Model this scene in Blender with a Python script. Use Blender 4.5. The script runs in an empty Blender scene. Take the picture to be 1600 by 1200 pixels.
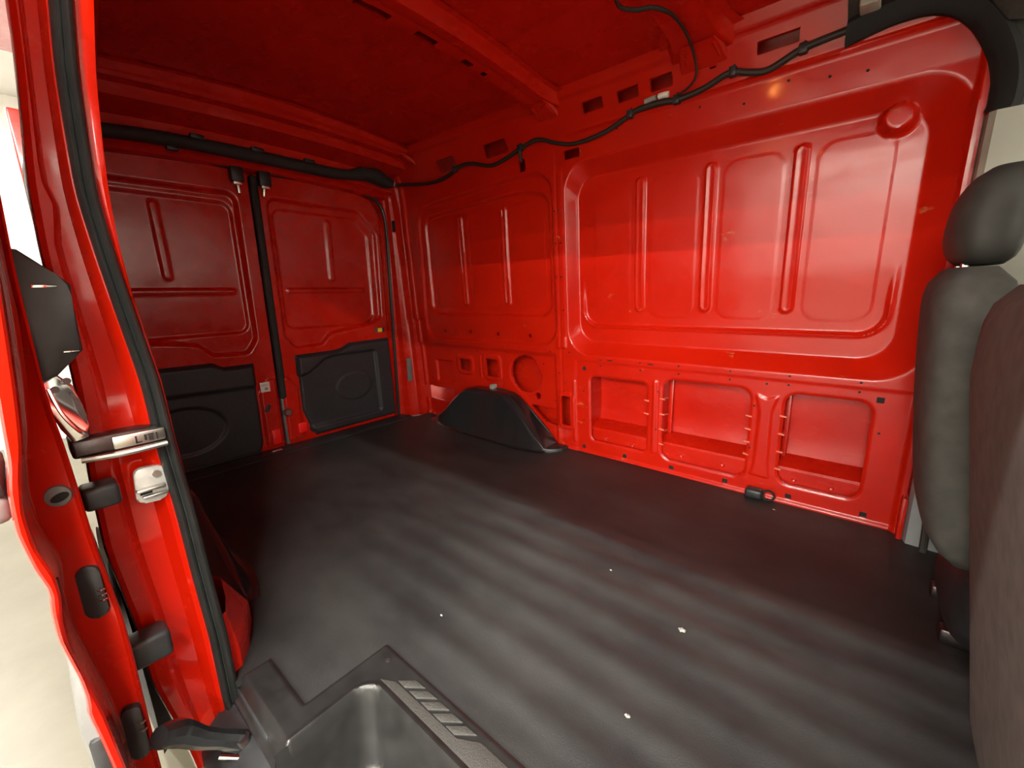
import bpy, bmesh, math, random
import numpy as np
from mathutils import Vector, Matrix

random.seed(4)
scene = bpy.context.scene
C = scene.collection

# ------------------------------------------------------------------ camera
cam_d = bpy.data.cameras.new('camera')
cam = bpy.data.objects.new('camera', cam_d)
C.objects.link(cam)
cam_d.sensor_width = 36.0
cam_d.lens = 655.0 / 1600.0 * 36.0
cam_d.clip_start = 0.02
# columns: right, up, backward in van axes (x to the van's front, y across, z up)
cam.matrix_world = Matrix(((0.76497142, -0.12073413, 0.63264682, 0.0),
                           (0.64370675, 0.17604187, -0.74474887, 0.0),
                           (-0.02145572, 0.97695063, 0.21238437, 0.92),
                           (0, 0, 0, 1)))
scene.camera = cam

# ------------------------------------------------------------------ world, lights, exposure
world = bpy.data.worlds.new('world')
scene.world = world
world.use_nodes = True
world.node_tree.nodes['Background'].inputs[0].default_value = (0.9, 0.95, 1.0, 1)
world.node_tree.nodes['Background'].inputs[1].default_value = 0.05

scene.view_settings.view_transform = 'Standard'
scene.view_settings.look = 'None'
scene.view_settings.gamma = 1.0
scene.view_settings.use_curve_mapping = False
scene.view_settings.exposure = -0.1

GROUND = -0.62
LAMP_Z = 2.95
# (x, y, length along x, width, power) of the garage ceiling lamps, inferred ones first, added ones last
LAMPS = [(0.0, -0.84, 2.4, 0.06, 340.0),
         (1.6, -4.6, 5.0, 0.07, 1150.0),
         (1.2, -6.5, 5.4, 0.07, 1050.0),
         (-5.7, -1.2, 2.4, 0.07, 330.0),  # unseen lamp added to whiten the rear garage wall
         (4.7, 0.6, 2.4, 0.07, 130.0),  # unseen lamp added to light the wall mirrored through the windscreen
         (2.9, -2.1, 2.4, 0.07, 330.0)]  # unseen lamp added to brighten the rear doors and rear bay
for (lx, ly, ll, lw, pw) in LAMPS:
    ld = bpy.data.lights.new('garage_lamp_light', 'AREA')
    ld.shape = 'RECTANGLE'; ld.size = ll; ld.size_y = lw
    ld.energy = pw; ld.color = (1.0, 0.96, 0.88)
    lo = bpy.data.objects.new('garage_lamp_light', ld)
    lo.location = (lx, ly, LAMP_Z - 0.045)
    C.objects.link(lo)

# ------------------------------------------------------------------ materials
def mat_new(name):
    m = bpy.data.materials.new(name); m.use_nodes = True
    return m, m.node_tree, m.node_tree.nodes['Principled BSDF']

def simple(name, col, rough=0.5, metal=0.0, coat=0.0, noise=0.0, nscale=40.0, bump=0.0, spec=0.5):
    m, nt, b = mat_new(name)
    b.inputs['Base Color'].default_value = (*col, 1)
    b.inputs['Roughness'].default_value = rough
    b.inputs['Metallic'].default_value = metal
    b.inputs['Coat Weight'].default_value = coat
    b.inputs['Coat Roughness'].default_value = 0.12
    b.inputs['Specular IOR Level'].default_value = spec
    if noise or bump:
        tc = nt.nodes.new('ShaderNodeTexCoord')
        n = nt.nodes.new('ShaderNodeTexNoise'); n.inputs['Scale'].default_value = nscale
        n.inputs['Detail'].default_value = 5
        nt.links.new(tc.outputs['Object'], n.inputs['Vector'])
        if noise:
            r = nt.nodes.new('ShaderNodeValToRGB')
            lo_ = [max(0, c * (1 - noise)) for c in col]; hi_ = [min(1, c * (1 + noise)) for c in col]
            r.color_ramp.elements[0].position = 0.3; r.color_ramp.elements[1].position = 0.7
            r.color_ramp.elements[0].color = (*lo_, 1); r.color_ramp.elements[1].color = (*hi_, 1)
            nt.links.new(n.outputs['Fac'], r.inputs['Fac']); nt.links.new(r.outputs['Color'], b.inputs['Base Color'])
        if bump:
            bp = nt.nodes.new('ShaderNodeBump'); bp.inputs['Strength'].default_value = bump
            bp.inputs['Distance'].default_value = 0.002
            nt.links.new(n.outputs['Fac'], bp.inputs['Height']); nt.links.new(bp.outputs['Normal'], b.inputs['Normal'])
    return m

def red_paint(name, rough=0.34, coat=0.55, scuff=0.0, wave=0.25, coat_rough=0.16):
    """Red body paint with orange peel, slight dust, and tan scuffs where the paint was rubbed."""
    m, nt, b = mat_new(name)
    N = nt.nodes; L = nt.links
    tc = N.new('ShaderNodeTexCoord')
    n1 = N.new('ShaderNodeTexNoise'); n1.inputs['Scale'].default_value = 3.5; n1.inputs['Detail'].default_value = 6
    L.new(tc.outputs['Object'], n1.inputs['Vector'])
    r1 = N.new('ShaderNodeValToRGB')
    r1.color_ramp.elements[0].position = 0.3; r1.color_ramp.elements[0].color = (0.47, 0.0075, 0.0010, 1)
    r1.color_ramp.elements[1].position = 0.75; r1.color_ramp.elements[1].color = (0.53, 0.0110, 0.0016, 1)
    L.new(n1.outputs['Fac'], r1.inputs['Fac'])
    col = r1.outputs['Color']
    if scuff:
        mp = N.new('ShaderNodeMapping'); mp.inputs['Scale'].default_value = (7, 7, 16)
        L.new(tc.outputs['Object'], mp.inputs['Vector'])
        n2 = N.new('ShaderNodeTexNoise'); n2.inputs['Scale'].default_value = 1.0; n2.inputs['Detail'].default_value = 4
        n2.inputs['Roughness'].default_value = 0.65
        L.new(mp.outputs['Vector'], n2.inputs['Vector'])
        r2 = N.new('ShaderNodeValToRGB')
        r2.color_ramp.elements[0].position = 0.68; r2.color_ramp.elements[0].color = (0, 0, 0, 1)
        r2.color_ramp.elements[1].position = 0.74; r2.color_ramp.elements[1].color = (scuff, scuff, scuff, 1)
        L.new(n2.outputs['Fac'], r2.inputs['Fac'])
        mx = N.new('ShaderNodeMix'); mx.data_type = 'RGBA'
        mx.inputs[7].default_value = (0.42, 0.19, 0.07, 1)
        L.new(r2.outputs['Color'], mx.inputs[0]); L.new(col, mx.inputs[6])
        col = mx.outputs[2]
    L.new(col, b.inputs['Base Color'])
    n3 = N.new('ShaderNodeTexNoise'); n3.inputs['Scale'].default_value = 9; n3.inputs['Detail'].default_value = 7
    n3.inputs['Roughness'].default_value = 0.6
    L.new(tc.outputs['Object'], n3.inputs['Vector'])
    mr = N.new('ShaderNodeMapRange'); mr.inputs[1].default_value = 0.35; mr.inputs[2].default_value = 0.75
    mr.inputs[3].default_value = rough - 0.05; mr.inputs[4].default_value = rough + 0.13
    L.new(n3.outputs['Fac'], mr.inputs[0]); L.new(mr.outputs[0], b.inputs['Roughness'])
    n4 = N.new('ShaderNodeTexNoise'); n4.inputs['Scale'].default_value = 14; n4.inputs['Detail'].default_value = 3
    L.new(tc.outputs['Object'], n4.inputs['Vector'])
    bp = N.new('ShaderNodeBump'); bp.inputs['Strength'].default_value = wave; bp.inputs['Distance'].default_value = 0.004
    L.new(n4.outputs['Fac'], bp.inputs['Height']); L.new(bp.outputs['Normal'], b.inputs['Normal'])
    b.inputs['Coat Weight'].default_value = coat
    mpc = N.new('ShaderNodeMapping'); mpc.inputs['Scale'].default_value = (2.2, 2.2, 5.0)
    L.new(tc.outputs['Object'], mpc.inputs['Vector'])
    n5 = N.new('ShaderNodeTexNoise'); n5.inputs['Scale'].default_value = 2.0; n5.inputs['Detail'].default_value = 8
    n5.inputs['Roughness'].default_value = 0.65
    L.new(mpc.outputs['Vector'], n5.inputs['Vector'])
    mc = N.new('ShaderNodeMapRange'); mc.inputs[1].default_value = 0.40; mc.inputs[2].default_value = 0.66
    mc.inputs[3].default_value = coat_rough * 0.85; mc.inputs[4].default_value = coat_rough * 2.6
    L.new(n5.outputs['Fac'], mc.inputs[0]); L.new(mc.outputs[0], b.inputs['Coat Roughness'])
    b.inputs['Coat IOR'].default_value = 1.5
    b.inputs['Specular IOR Level'].default_value = 0.2
    return m

def floor_rubber(name):
    m, nt, b = mat_new(name)
    N = nt.nodes; L = nt.links
    tc = N.new('ShaderNodeTexCoord')
    mp = N.new('ShaderNodeMapping'); mp.inputs['Scale'].default_value = (0.9, 1.6, 1)
    L.new(tc.outputs['Object'], mp.inputs['Vector'])
    n1 = N.new('ShaderNodeTexNoise'); n1.inputs['Scale'].default_value = 2.2; n1.inputs['Detail'].default_value = 9
    n1.inputs['Roughness'].default_value = 0.62
    L.new(mp.outputs['Vector'], n1.inputs['Vector'])
    r1 = N.new('ShaderNodeValToRGB')
    r1.color_ramp.elements[0].position = 0.36; r1.color_ramp.elements[0].color = (0.0125, 0.0130, 0.0132, 1)
    r1.color_ramp.elements[1].position = 0.72; r1.color_ramp.elements[1].color = (0.037, 0.037, 0.035, 1)
    L.new(n1.outputs['Fac'], r1.inputs['Fac'])
    # pale scrape marks
    n2 = N.new('ShaderNodeTexNoise'); n2.inputs['Scale'].default_value = 9; n2.inputs['Detail'].default_value = 8
    n2.inputs['Roughness'].default_value = 0.7
    L.new(mp.outputs['Vector'], n2.inputs['Vector'])
    r2 = N.new('ShaderNodeValToRGB')
    r2.color_ramp.elements[0].position = 0.70; r2.color_ramp.elements[0].color = (0, 0, 0, 1)
    r2.color_ramp.elements[1].position = 0.80; r2.color_ramp.elements[1].color = (0.5, 0.5, 0.5, 1)
    L.new(n2.outputs['Fac'], r2.inputs['Fac'])
    mx = N.new('ShaderNodeMix'); mx.data_type = 'RGBA'; mx.inputs[7].default_value = (0.22, 0.21, 0.19, 1)
    L.new(r2.outputs['Color'], mx.inputs[0]); L.new(r1.outputs['Color'], mx.inputs[6])
    L.new(mx.outputs[2], b.inputs['Base Color'])
    b.inputs['Roughness'].default_value = 0.52
    b.inputs['Specular IOR Level'].default_value = 0.45
    n3 = N.new('ShaderNodeTexNoise'); n3.inputs['Scale'].default_value = 420; n3.inputs['Detail'].default_value = 2
    L.new(tc.outputs['Object'], n3.inputs['Vector'])
    bp = N.new('ShaderNodeBump'); bp.inputs['Strength'].default_value = 0.55; bp.inputs['Distance'].default_value = 0.0012
    L.new(n3.outputs['Fac'], bp.inputs['Height']); L.new(bp.outputs['Normal'], b.inputs['Normal'])
    return m

def concrete(name):
    m, nt, b = mat_new(name)
    N = nt.nodes; L = nt.links
    tc = N.new('ShaderNodeTexCoord')
    n1 = N.new('ShaderNodeTexNoise'); n1.inputs['Scale'].default_value = 3; n1.inputs['Detail'].default_value = 9
    n1.inputs['Roughness'].default_value = 0.65
    L.new(tc.outputs['Object'], n1.inputs['Vector'])
    r1 = N.new('ShaderNodeValToRGB')
    r1.color_ramp.elements[0].position = 0.3; r1.color_ramp.elements[0].color = (0.095, 0.085, 0.056, 1)
    r1.color_ramp.elements[1].position = 0.75; r1.color_ramp.elements[1].color = (0.130, 0.119, 0.084, 1)
    L.new(n1.outputs['Fac'], r1.inputs['Fac']); L.new(r1.outputs['Color'], b.inputs['Base Color'])
    b.inputs['Roughness'].default_value = 0.4
    return m

def emit(name, col, s):
    m, nt, b = mat_new(name)
    b.inputs['Base Color'].default_value = (*col, 1)
    b.inputs['Emission Color'].default_value = (*col, 1)
    b.inputs['Emission Strength'].default_value = s
    return m

M = {
    'red': red_paint('red_paint_wall', scuff=0.6, coat_rough=0.10),
    'red_plain': red_paint('red_paint_plain'),
    'red_gloss': red_paint('red_paint_gloss', rough=0.22, coat=1.0, wave=0.05, coat_rough=0.05),
    'red_panel': red_paint('red_paint_door', rough=0.26, coat=0.9, wave=0.10, coat_rough=0.10),
    'rubber_mat': floor_rubber('black_rubber_mat'),
    'plastic': simple('black_moulded_plastic', (0.022, 0.023, 0.024), 0.42, noise=0.25, nscale=30, bump=0.12),
    'plastic_gloss': simple('black_glossy_plastic', (0.012, 0.0125, 0.013), 0.22, coat=0.3, noise=0.2, nscale=18),
    'trim_dark': simple('charcoal_door_trim', (0.020, 0.021, 0.023), 0.5, noise=0.2, nscale=60, bump=0.2),
    'step': simple('grey_black_step_plastic', (0.016, 0.016, 0.0155), 0.34, noise=0.25, nscale=22, bump=0.1),
    'grip': simple('grip_plastic', (0.045, 0.044, 0.040), 0.45, noise=0.2, nscale=300, bump=0.6),
    'seal': simple('black_seal_rubber', (0.020, 0.022, 0.021), 0.34, noise=0.2, nscale=20),
    'harness': simple('taped_cable', (0.020, 0.014, 0.009), 0.6, noise=0.4, nscale=150, bump=0.4),
    'foam': simple('black_foam_duct', (0.018, 0.017, 0.016), 0.7, noise=0.3, nscale=30, bump=0.4),
    'white': simple('white_tape', (0.75, 0.73, 0.68), 0.5, noise=0.08),
    'tape_grey': simple('grey_tape', (0.30, 0.27, 0.24), 0.5, noise=0.1),
    'yellow': simple('yellow_sticker', (0.85, 0.55, 0.03), 0.45, noise=0.05),
    'label_dark': simple('dark_print', (0.05, 0.05, 0.045), 0.6, noise=0.1),
    'reflector': simple('red_reflector', (1.0, 0.012, 0.012), 0.15, coat=1.0, noise=0.1, nscale=250, bump=0.5),
    'metal': simple('zinc_steel', (0.55, 0.53, 0.49), 0.32, metal=1.0, noise=0.1, nscale=40),
    'chrome': simple('chrome', (0.8, 0.8, 0.8), 0.12, metal=1.0, noise=0.03),
    'steel_dark': simple('dark_steel', (0.10, 0.085, 0.085), 0.3, metal=0.9, noise=0.2),
    'alu': simple('cast_plate', (0.52, 0.51, 0.48), 0.42, metal=0.35, noise=0.1, nscale=60),
    'seat': simple('charcoal_seat_fabric', (0.135, 0.128, 0.118), 0.88, noise=0.16, nscale=26, bump=0.15, spec=0.25),
    'seat_driver_shaded': simple('charcoal_fabric_shaded', (0.088, 0.086, 0.079), 0.88, noise=0.16, nscale=26, bump=0.15, spec=0.25),  # darker copy of the bench cloth, paints in its dimmer light
    'seat_dark': simple('dark_seat_vinyl', (0.040, 0.038, 0.033), 0.6, noise=0.15, nscale=20, spec=0.4),
    'headliner': simple('dark_grey_headliner', (0.060, 0.053, 0.047), 0.9, noise=0.15, nscale=90, spec=0.2),
    'trim_beige': simple('pale_grey_pillar_trim', (0.34, 0.33, 0.27), 0.55, noise=0.05, nscale=15),
    'trim_grey': simple('blue_grey_sill_trim', (0.27, 0.29, 0.30), 0.5, noise=0.08, nscale=15),
    'moulding': simple('grey_moulding', (0.14, 0.14, 0.135), 0.45, noise=0.08, nscale=25),
    'dark': simple('black_shade_and_rubber', (0.008, 0.007, 0.006), 0.8, noise=0.2),  # black for rubber parts, and for shade painted into openings
    'bolt': simple('red_painted_bolt', (0.62, 0.03, 0.018), 0.25, coat=0.8, noise=0.1),
    'rib_pale': simple('pale_sealer', (0.72, 0.17, 0.10), 0.5, noise=0.15, nscale=80),
    'garage_wall': simple('white_wall_paint', (0.84, 0.83, 0.79), 0.6, noise=0.03, nscale=5),
    'garage_floor': concrete('sealed_concrete'),
    'tyre': simple('tyre_rubber', (0.016, 0.016, 0.017), 0.55, noise=0.2, nscale=40, bump=0.2),
    'lamp_white': emit('lamp_diffuser', (1.0, 0.96, 0.88), 6.0),
    'lamp_warm': emit('warm_bulb', (1.0, 0.36, 0.07), 220.0),
    'crumb': simple('pale_yellow_crumb', (0.75, 0.66, 0.30), 0.7, noise=0.1),
    'crumb_white': simple('pale_crumb', (0.26, 0.25, 0.23), 0.7, noise=0.1),
    'glass': simple('tinted_glass', (0.12, 0.14, 0.14), 0.05, coat=0.5, noise=0.02),
}

# ------------------------------------------------------------------ helpers
def link(o, parent=None):
    C.objects.link(o)
    if parent is not None:
        o.parent = parent
        o.matrix_parent_inverse = Matrix.Translation(-parent_world(parent))
    return o

def parent_world(p):
    v = Vector(p.location)
    while p.parent is not None:
        v = v + p.matrix_parent_inverse.to_translation() + Vector(p.parent.location)
        p = p.parent
    return v

def tag(o, label=None, cat=None, group=None, kind=None):
    if label: o['label'] = label
    if cat: o['category'] = cat
    if group: o['group'] = group
    if kind: o['kind'] = kind
    return o

def empty(name, loc, label=None, cat=None, group=None, kind=None):
    o = bpy.data.objects.new(name, None)
    o.location = loc; o.empty_display_size = 0.05
    C.objects.link(o)
    return tag(o, label, cat, group, kind)

def mk(name, verts, faces, mat, parent=None, smooth=True, angle=35):
    me = bpy.data.meshes.new(name)
    me.from_pydata([tuple(map(float, v)) for v in verts], [], faces)
    return fin(name, me, mat, parent, smooth, angle)

def fin(name, me, mat, parent=None, smooth=True, angle=35):
    me.update()
    if smooth:
        me.polygons.foreach_set('use_smooth', [True] * len(me.polygons))
        if angle: me.set_sharp_from_angle(angle=math.radians(angle))
    me.materials.append(mat if not isinstance(mat, str) else M[mat])
    o = bpy.data.objects.new(name, me)
    return link(o, parent)

def bm_obj(name, bm, mat, parent=None, smooth=True, angle=35):
    bmesh.ops.recalc_face_normals(bm, faces=bm.faces)
    me = bpy.data.meshes.new(name); bm.to_mesh(me); bm.free()
    return fin(name, me, mat, parent, smooth, angle)

def box(name, lo, hi, mat, parent=None, bev=0.003, seg=2, rot=None):
    lo = Vector(lo); hi = Vector(hi); c = (lo + hi) / 2; s = hi - lo
    bm = bmesh.new(); bmesh.ops.create_cube(bm, size=1)
    for v in bm.verts: v.co = Vector((v.co.x * s.x, v.co.y * s.y, v.co.z * s.z))
    b = min(bev, min(s) * 0.45)
    if b > 0: bmesh.ops.bevel(bm, geom=bm.edges[:], offset=b, segments=seg, affect='EDGES', profile=0.5)
    Rm = rot if rot is not None else Matrix.Identity(3)
    for v in bm.verts: v.co = Rm @ v.co + c
    return bm_obj(name, bm, mat, parent)

def prism(name, pts, o, u, v, w, depth, mat, parent=None, bev=0.0, seg=2):
    """polygon pts (2d) in the frame o,u,v extruded by depth along w"""
    o, u, v, w = Vector(o), Vector(u), Vector(v), Vector(w)
    bm = bmesh.new()
    a = [bm.verts.new(o + u * p[0] + v * p[1]) for p in pts]
    b = [bm.verts.new(o + u * p[0] + v * p[1] + w * depth) for p in pts]
    bm.faces.new(a[::-1]); f2 = bm.faces.new(b)
    n = len(pts)
    for i in range(n): bm.faces.new((a[i], a[(i + 1) % n], b[(i + 1) % n], b[i]))
    if bev: bmesh.ops.bevel(bm, geom=list(f2.edges), offset=bev, segments=seg, affect='EDGES', profile=0.5)
    return bm_obj(name, bm, mat, parent)

def rrect(x0, x1, y0, y1, r, n=5):
    out = []
    for cx, cy, a0 in ((x1 - r, y1 - r, 0), (x0 + r, y1 - r, 90), (x0 + r, y0 + r, 180), (x1 - r, y0 + r, 270)):
        for k in range(n + 1):
            a = math.radians(a0 + 90 * k / n)
            out.append((cx + r * math.cos(a), cy + r * math.sin(a)))
    return out

def catmull(pts, sub=6):
    P = [Vector(p) for p in pts]
    if len(P) < 3: return P
    out = []
    for i in range(len(P) - 1):
        p0 = P[max(i - 1, 0)]; p1 = P[i]; p2 = P[i + 1]; p3 = P[min(i + 2, len(P) - 1)]
        for k in range(sub):
            t = k / sub
            out.append(0.5 * ((2 * p1) + (p2 - p0) * t + (2 * p0 - 5 * p1 + 4 * p2 - p3) * t * t + (-p0 + 3 * p1 - 3 * p2 + p3) * t ** 3))
    out.append(P[-1])
    return out

def tube(name, pts, r, mat, parent=None, n=10, sub=6, section=None):
    """swept tube; r number or list per control point; section optional list of 2d points (scaled by r)"""
    P = catmull(pts, sub)
    m = len(P)
    if isinstance(r, (int, float)): R = [r] * m
    else:
        k = np.linspace(0, len(r) - 1, m); R = list(np.interp(k, range(len(r)), r))
    sec = section or [(math.cos(2 * math.pi * i / n), math.sin(2 * math.pi * i / n)) for i in range(n)]
    n = len(sec)
    verts = []; faces = []
    ref = Vector((0, 0, 1))
    T0 = (P[1] - P[0]).normalized()
    if abs(T0.dot(ref)) > 0.95: ref = Vector((1, 0, 0))
    side = T0.cross(ref).normalized()
    for i in range(m):
        T = (P[min(i + 1, m - 1)] - P[max(i - 1, 0)]).normalized()
        side = (side - T * side.dot(T)).normalized()
        up = side.cross(T)
        for (a, b) in sec: verts.append(P[i] + (side * a + up * b) * R[i])
    for i in range(m - 1):
        for k in range(n):
            faces.append((i * n + k, i * n + (k + 1) % n, (i + 1) * n + (k + 1) % n, (i + 1) * n + k))
    faces.append(tuple(range(n))[::-1]); faces.append(tuple((m - 1) * n + k for k in range(n)))
    return mk(name, verts, faces, mat, parent)

def loft(name, rows, mat, parent=None, closed=False, caps=False, angle=35):
    """rows of equal length point lists"""
    n = len(rows[0]); verts = [p for r in rows for p in r]; faces = []
    for i in range(len(rows) - 1):
        for k in range(n if closed else n - 1):
            k2 = (k + 1) % n
            faces.append((i * n + k, i * n + k2, (i + 1) * n + k2, (i + 1) * n + k))
    if caps:
        faces.append(tuple(range(n))[::-1]); faces.append(tuple((len(rows) - 1) * n + k for k in range(n)))
    return mk(name, verts, faces, mat, parent, True, angle)

def disc_mesh(r, t, n=12):
    bm = bmesh.new()
    bmesh.ops.create_cone(bm, cap_ends=True, segments=n, radius1=r, radius2=r * 0.9, depth=t)
    me = bpy.data.meshes.new('disc'); bm.to_mesh(me); bm.free()
    return me

# ---- signed distances (numpy)
def rr(U, V, x0, x1, y0, y1, r):
    qx = np.abs(U - (x0 + x1) / 2) - (x1 - x0) / 2 + r
    qy = np.abs(V - (y0 + y1) / 2) - (y1 - y0) / 2 + r
    return np.hypot(np.maximum(qx, 0), np.maximum(qy, 0)) + np.minimum(np.maximum(qx, qy), 0) - r

def circ(U, V, x, y, r): return np.hypot(U - x, V - y) - r

def cap(U, V, x0, y0, x1, y1):
    dx, dy = x1 - x0, y1 - y0
    t = np.clip(((U - x0) * dx + (V - y0) * dy) / (dx * dx + dy * dy), 0, 1)
    return np.hypot(U - x0 - t * dx, V - y0 - t * dy)

def poly(U, V, pts, r=0.0):
    d = np.full(U.shape, 1e9); s = np.ones(U.shape)
    n = len(pts)
    for i in range(n):
        ax, ay = pts[i]; bx, by = pts[i - 1]
        ex, ey = bx - ax, by - ay
        wx, wy = U - ax, V - ay
        t = np.clip((wx * ex + wy * ey) / (ex * ex + ey * ey), 0, 1)
        d = np.minimum(d, (wx - ex * t) ** 2 + (wy - ey * t) ** 2)
        c1 = V >= ay; c2 = V < by; c3 = ex * wy > ey * wx
        flip = (c1 & c2 & c3) | (~c1 & ~c2 & ~c3)
        s = np.where(flip, -s, s)
    return s * np.sqrt(d) - r

def ease(t, e=0.18):
    t = np.clip(t, 0, 1)
    k = 1.0 / (1 - e)
    return np.where(t < e, t * t / (2 * e) * k, np.where(t > 1 - e, 1 - (1 - t) ** 2 / (2 * e) * k, (t - e / 2) * k))

def between(A, B):
    """0 outside contour A, 1 inside contour B (B within A)"""
    a = np.maximum(-A, 0); b = np.maximum(B, 0)
    return np.where(A >= 0, 0.0, np.where(B <= 0, 1.0, a / (a + b + 1e-9)))

def bead(D, half, h, soft):
    """raised bead of height h around distance field D == 0 out to half"""
    return h * ease((half - D) / soft, 0.35)

def panel(name, u, v, step, mapf, depthf, holes, mat, parent=None, rim=0.012, angle=50):
    """pressed sheet: a grid over (u,v) with depth, real cut-outs (edges snapped) and a turned-in rim"""
    us = np.linspace(u[0], u[1], max(2, int(round((u[1] - u[0]) / step)) + 1))
    vs = np.linspace(v[0], v[1], max(2, int(round((v[1] - v[0]) / step)) + 1))
    U, V = np.meshgrid(us, vs, indexing='ij')
    U = U.copy(); V = V.copy()
    nu, nv = U.shape
    def Hf(a, b):
        h = np.full(a.shape, 1e3)
        for f in holes: h = np.minimum(h, f(a, b))
        return h
    if holes:
        e = step * 0.1
        for _ in range(2):
            h = Hf(U, V)
            gx = (Hf(U + e, V) - Hf(U - e, V)) / (2 * e); gy = (Hf(U, V + e) - Hf(U, V - e)) / (2 * e)
            g2 = gx * gx + gy * gy + 1e-6
            near = np.abs(h) < step * 0.56
            U = np.where(near, U - h * gx / g2, U); V = np.where(near, V - h * gy / g2, V)
    D = depthf(U, V)
    X, Y, Z = mapf(U, V, D)
    idx = np.arange(nu * nv).reshape(nu, nv)
    q = np.stack([idx[:-1, :-1], idx[1:, :-1], idx[1:, 1:], idx[:-1, 1:]], -1).reshape(-1, 4)
    if holes:
        Uf, Vf = U.ravel(), V.ravel()
        cu = Uf[q].mean(1); cv = Vf[q].mean(1)
        q = q[Hf(cu, cv) > 0]
    verts = np.stack([X.ravel(), Y.ravel(), Z.ravel()], -1)
    # turned-in rim along every open edge
    if rim:
        ed = np.concatenate([q[:, [0, 1]], q[:, [1, 2]], q[:, [2, 3]], q[:, [3, 0]]])
        key = np.sort(ed, 1)
        _, inv, cnt = np.unique(key[:, 0].astype(np.int64) * (nu * nv) + key[:, 1], return_inverse=True, return_counts=True)
        be = ed[cnt[inv] == 1]
        bv = np.unique(be)
        X2, Y2, Z2 = mapf(U.ravel()[bv], V.ravel()[bv], D.ravel()[bv] + rim)
        remap = {int(a): len(verts) + i for i, a in enumerate(bv)}
        verts = np.concatenate([verts, np.stack([X2, Y2, Z2], -1)])
        rq = np.array([[b, a, remap[int(a)], remap[int(b)]] for a, b in be], dtype=np.int64)
        q = np.concatenate([q, rq])
    used, inv2 = np.unique(q, return_inverse=True)
    verts = verts[used]; q = inv2.reshape(-1, 4)
    me = bpy.data.meshes.new(name)
    me.vertices.add(len(verts)); me.vertices.foreach_set('co', verts.astype(np.float32).ravel())
    me.loops.add(len(q) * 4); me.loops.foreach_set('vertex_index', q.astype(np.int32).ravel())
    me.polygons.add(len(q)); me.polygons.foreach_set('loop_start', np.arange(0, len(q) * 4, 4, dtype=np.int32))
    me.update(calc_edges=True); me.validate()
    return fin(name, me, mat, parent, True, angle)

# ------------------------------------------------------------------ the garage around the van
tag(box('garage_floor', (-7, -7.2, GROUND - 0.1), (6, 5, GROUND), 'garage_floor', bev=0),
    'pale beige sealed concrete floor of the garage outside the van', 'floor', kind='structure')
gw = {'wall_garage_rear': ((-7.1, -7.2, GROUND), (-7, 5, 3.2)), 'wall_garage_front': ((6, -7.2, GROUND), (6.1, 5, 3.2)),
      'wall_garage_near': ((-7, -7.3, GROUND), (6, -7.2, 3.2)), 'wall_garage_far': ((-7, 5, GROUND), (6, 5.1, 3.2))}
gl = {'wall_garage_rear': 'white garage wall seen through the gap behind the sliding door',
      'wall_garage_front': 'white garage wall ahead of the van', 'wall_garage_near': 'white garage wall on the sliding door side',
      'wall_garage_far': 'white garage wall beyond the bare side of the van'}
for k, (a, b) in gw.items():
    tag(box(k, a, b, 'garage_wall', bev=0), gl[k], 'wall', kind='structure')
tag(box('ceiling_garage', (-7, -7.2, 3.0), (6, 5, 3.1), 'garage_wall', bev=0), 'white garage ceiling above the van', 'ceiling', kind='structure')
lamp_lab = ['long white ceiling lamp right above the open sliding door', 'white ceiling lamp nearest but one to the garage wall',
            'white ceiling lamp closest to the near garage wall', 'unseen ceiling lamp added to whiten the garage wall behind the van',
            'unseen ceiling lamp added to light the garage wall beyond the windscreen', 'unseen ceiling lamp added beside the passenger door to brighten the rear of the van']
for (lx, ly, ll, lw, pw), lab in zip(LAMPS, lamp_lab):
    t = empty('ceiling_lamp', (lx, ly, LAMP_Z), lab, 'lamp', 'garage ceiling lamps')
    box('housing', (lx - ll / 2 - 0.02, ly - lw / 2 - 0.02, LAMP_Z - 0.035), (lx + ll / 2 + 0.02, ly + lw / 2 + 0.02, 3.0), 'garage_wall', t)

# ------------------------------------------------------------------ van: floor
Y_FAR0, TUMB = 2.035, 0.062
YC = 1.005            # middle line of the rear doors
def Yw(z):
    return Y_FAR0 - TUMB * z - 0.08 * np.maximum(z - 1.555, 0) - 0.37 * np.maximum(z - 1.66, 0)

def floor_depth(U, V):
    fade = np.clip((U + 1.55) / 0.6, 0, 1) * np.clip((1.42 - V) / 0.1, 0, 1) * np.clip((V - 0.5) / 0.06, 0, 1)
    wv = 0.5 - 0.5 * np.cos((V - 0.60) / 0.118 * 2 * np.pi + 0.25 * np.sin(U * 2.3))
    big = 0.0025 * np.sin(U * 3.1 + V * 4) * np.sin(V * 5.3 - U)
    return -(fade * 0.0058 * (1 - wv) ** 1.3 + big)
def floor_map(U, V, D): return U, V, -D
cut_step = lambda a, b: rr(a, b, -0.885, 1.6, -0.6, 0.497, 0.004)
cut_sill = lambda a, b: rr(a, b, -1.075, 1.6, -0.6, 0.281, 0.004)
fl = panel('floor', (-2.60, 0.75), (0.20, 2.03), 0.0125, floor_map, floor_depth, [cut_step, cut_sill], 'rubber_mat', rim=0.01)
tag(fl, 'black ribbed rubber load floor mat, scuffed grey down the middle', 'floor', kind='structure')
# body floor underneath
uf = box('underfloor', (-2.74, 0.46, -0.10), (0.8, 2.03, -0.022), 'plastic', fl, bev=0.004)
box('underfloor', (-2.74, 0.20, -0.10), (-0.90, 0.46, -0.022), 'plastic', fl, bev=0.004)
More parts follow.
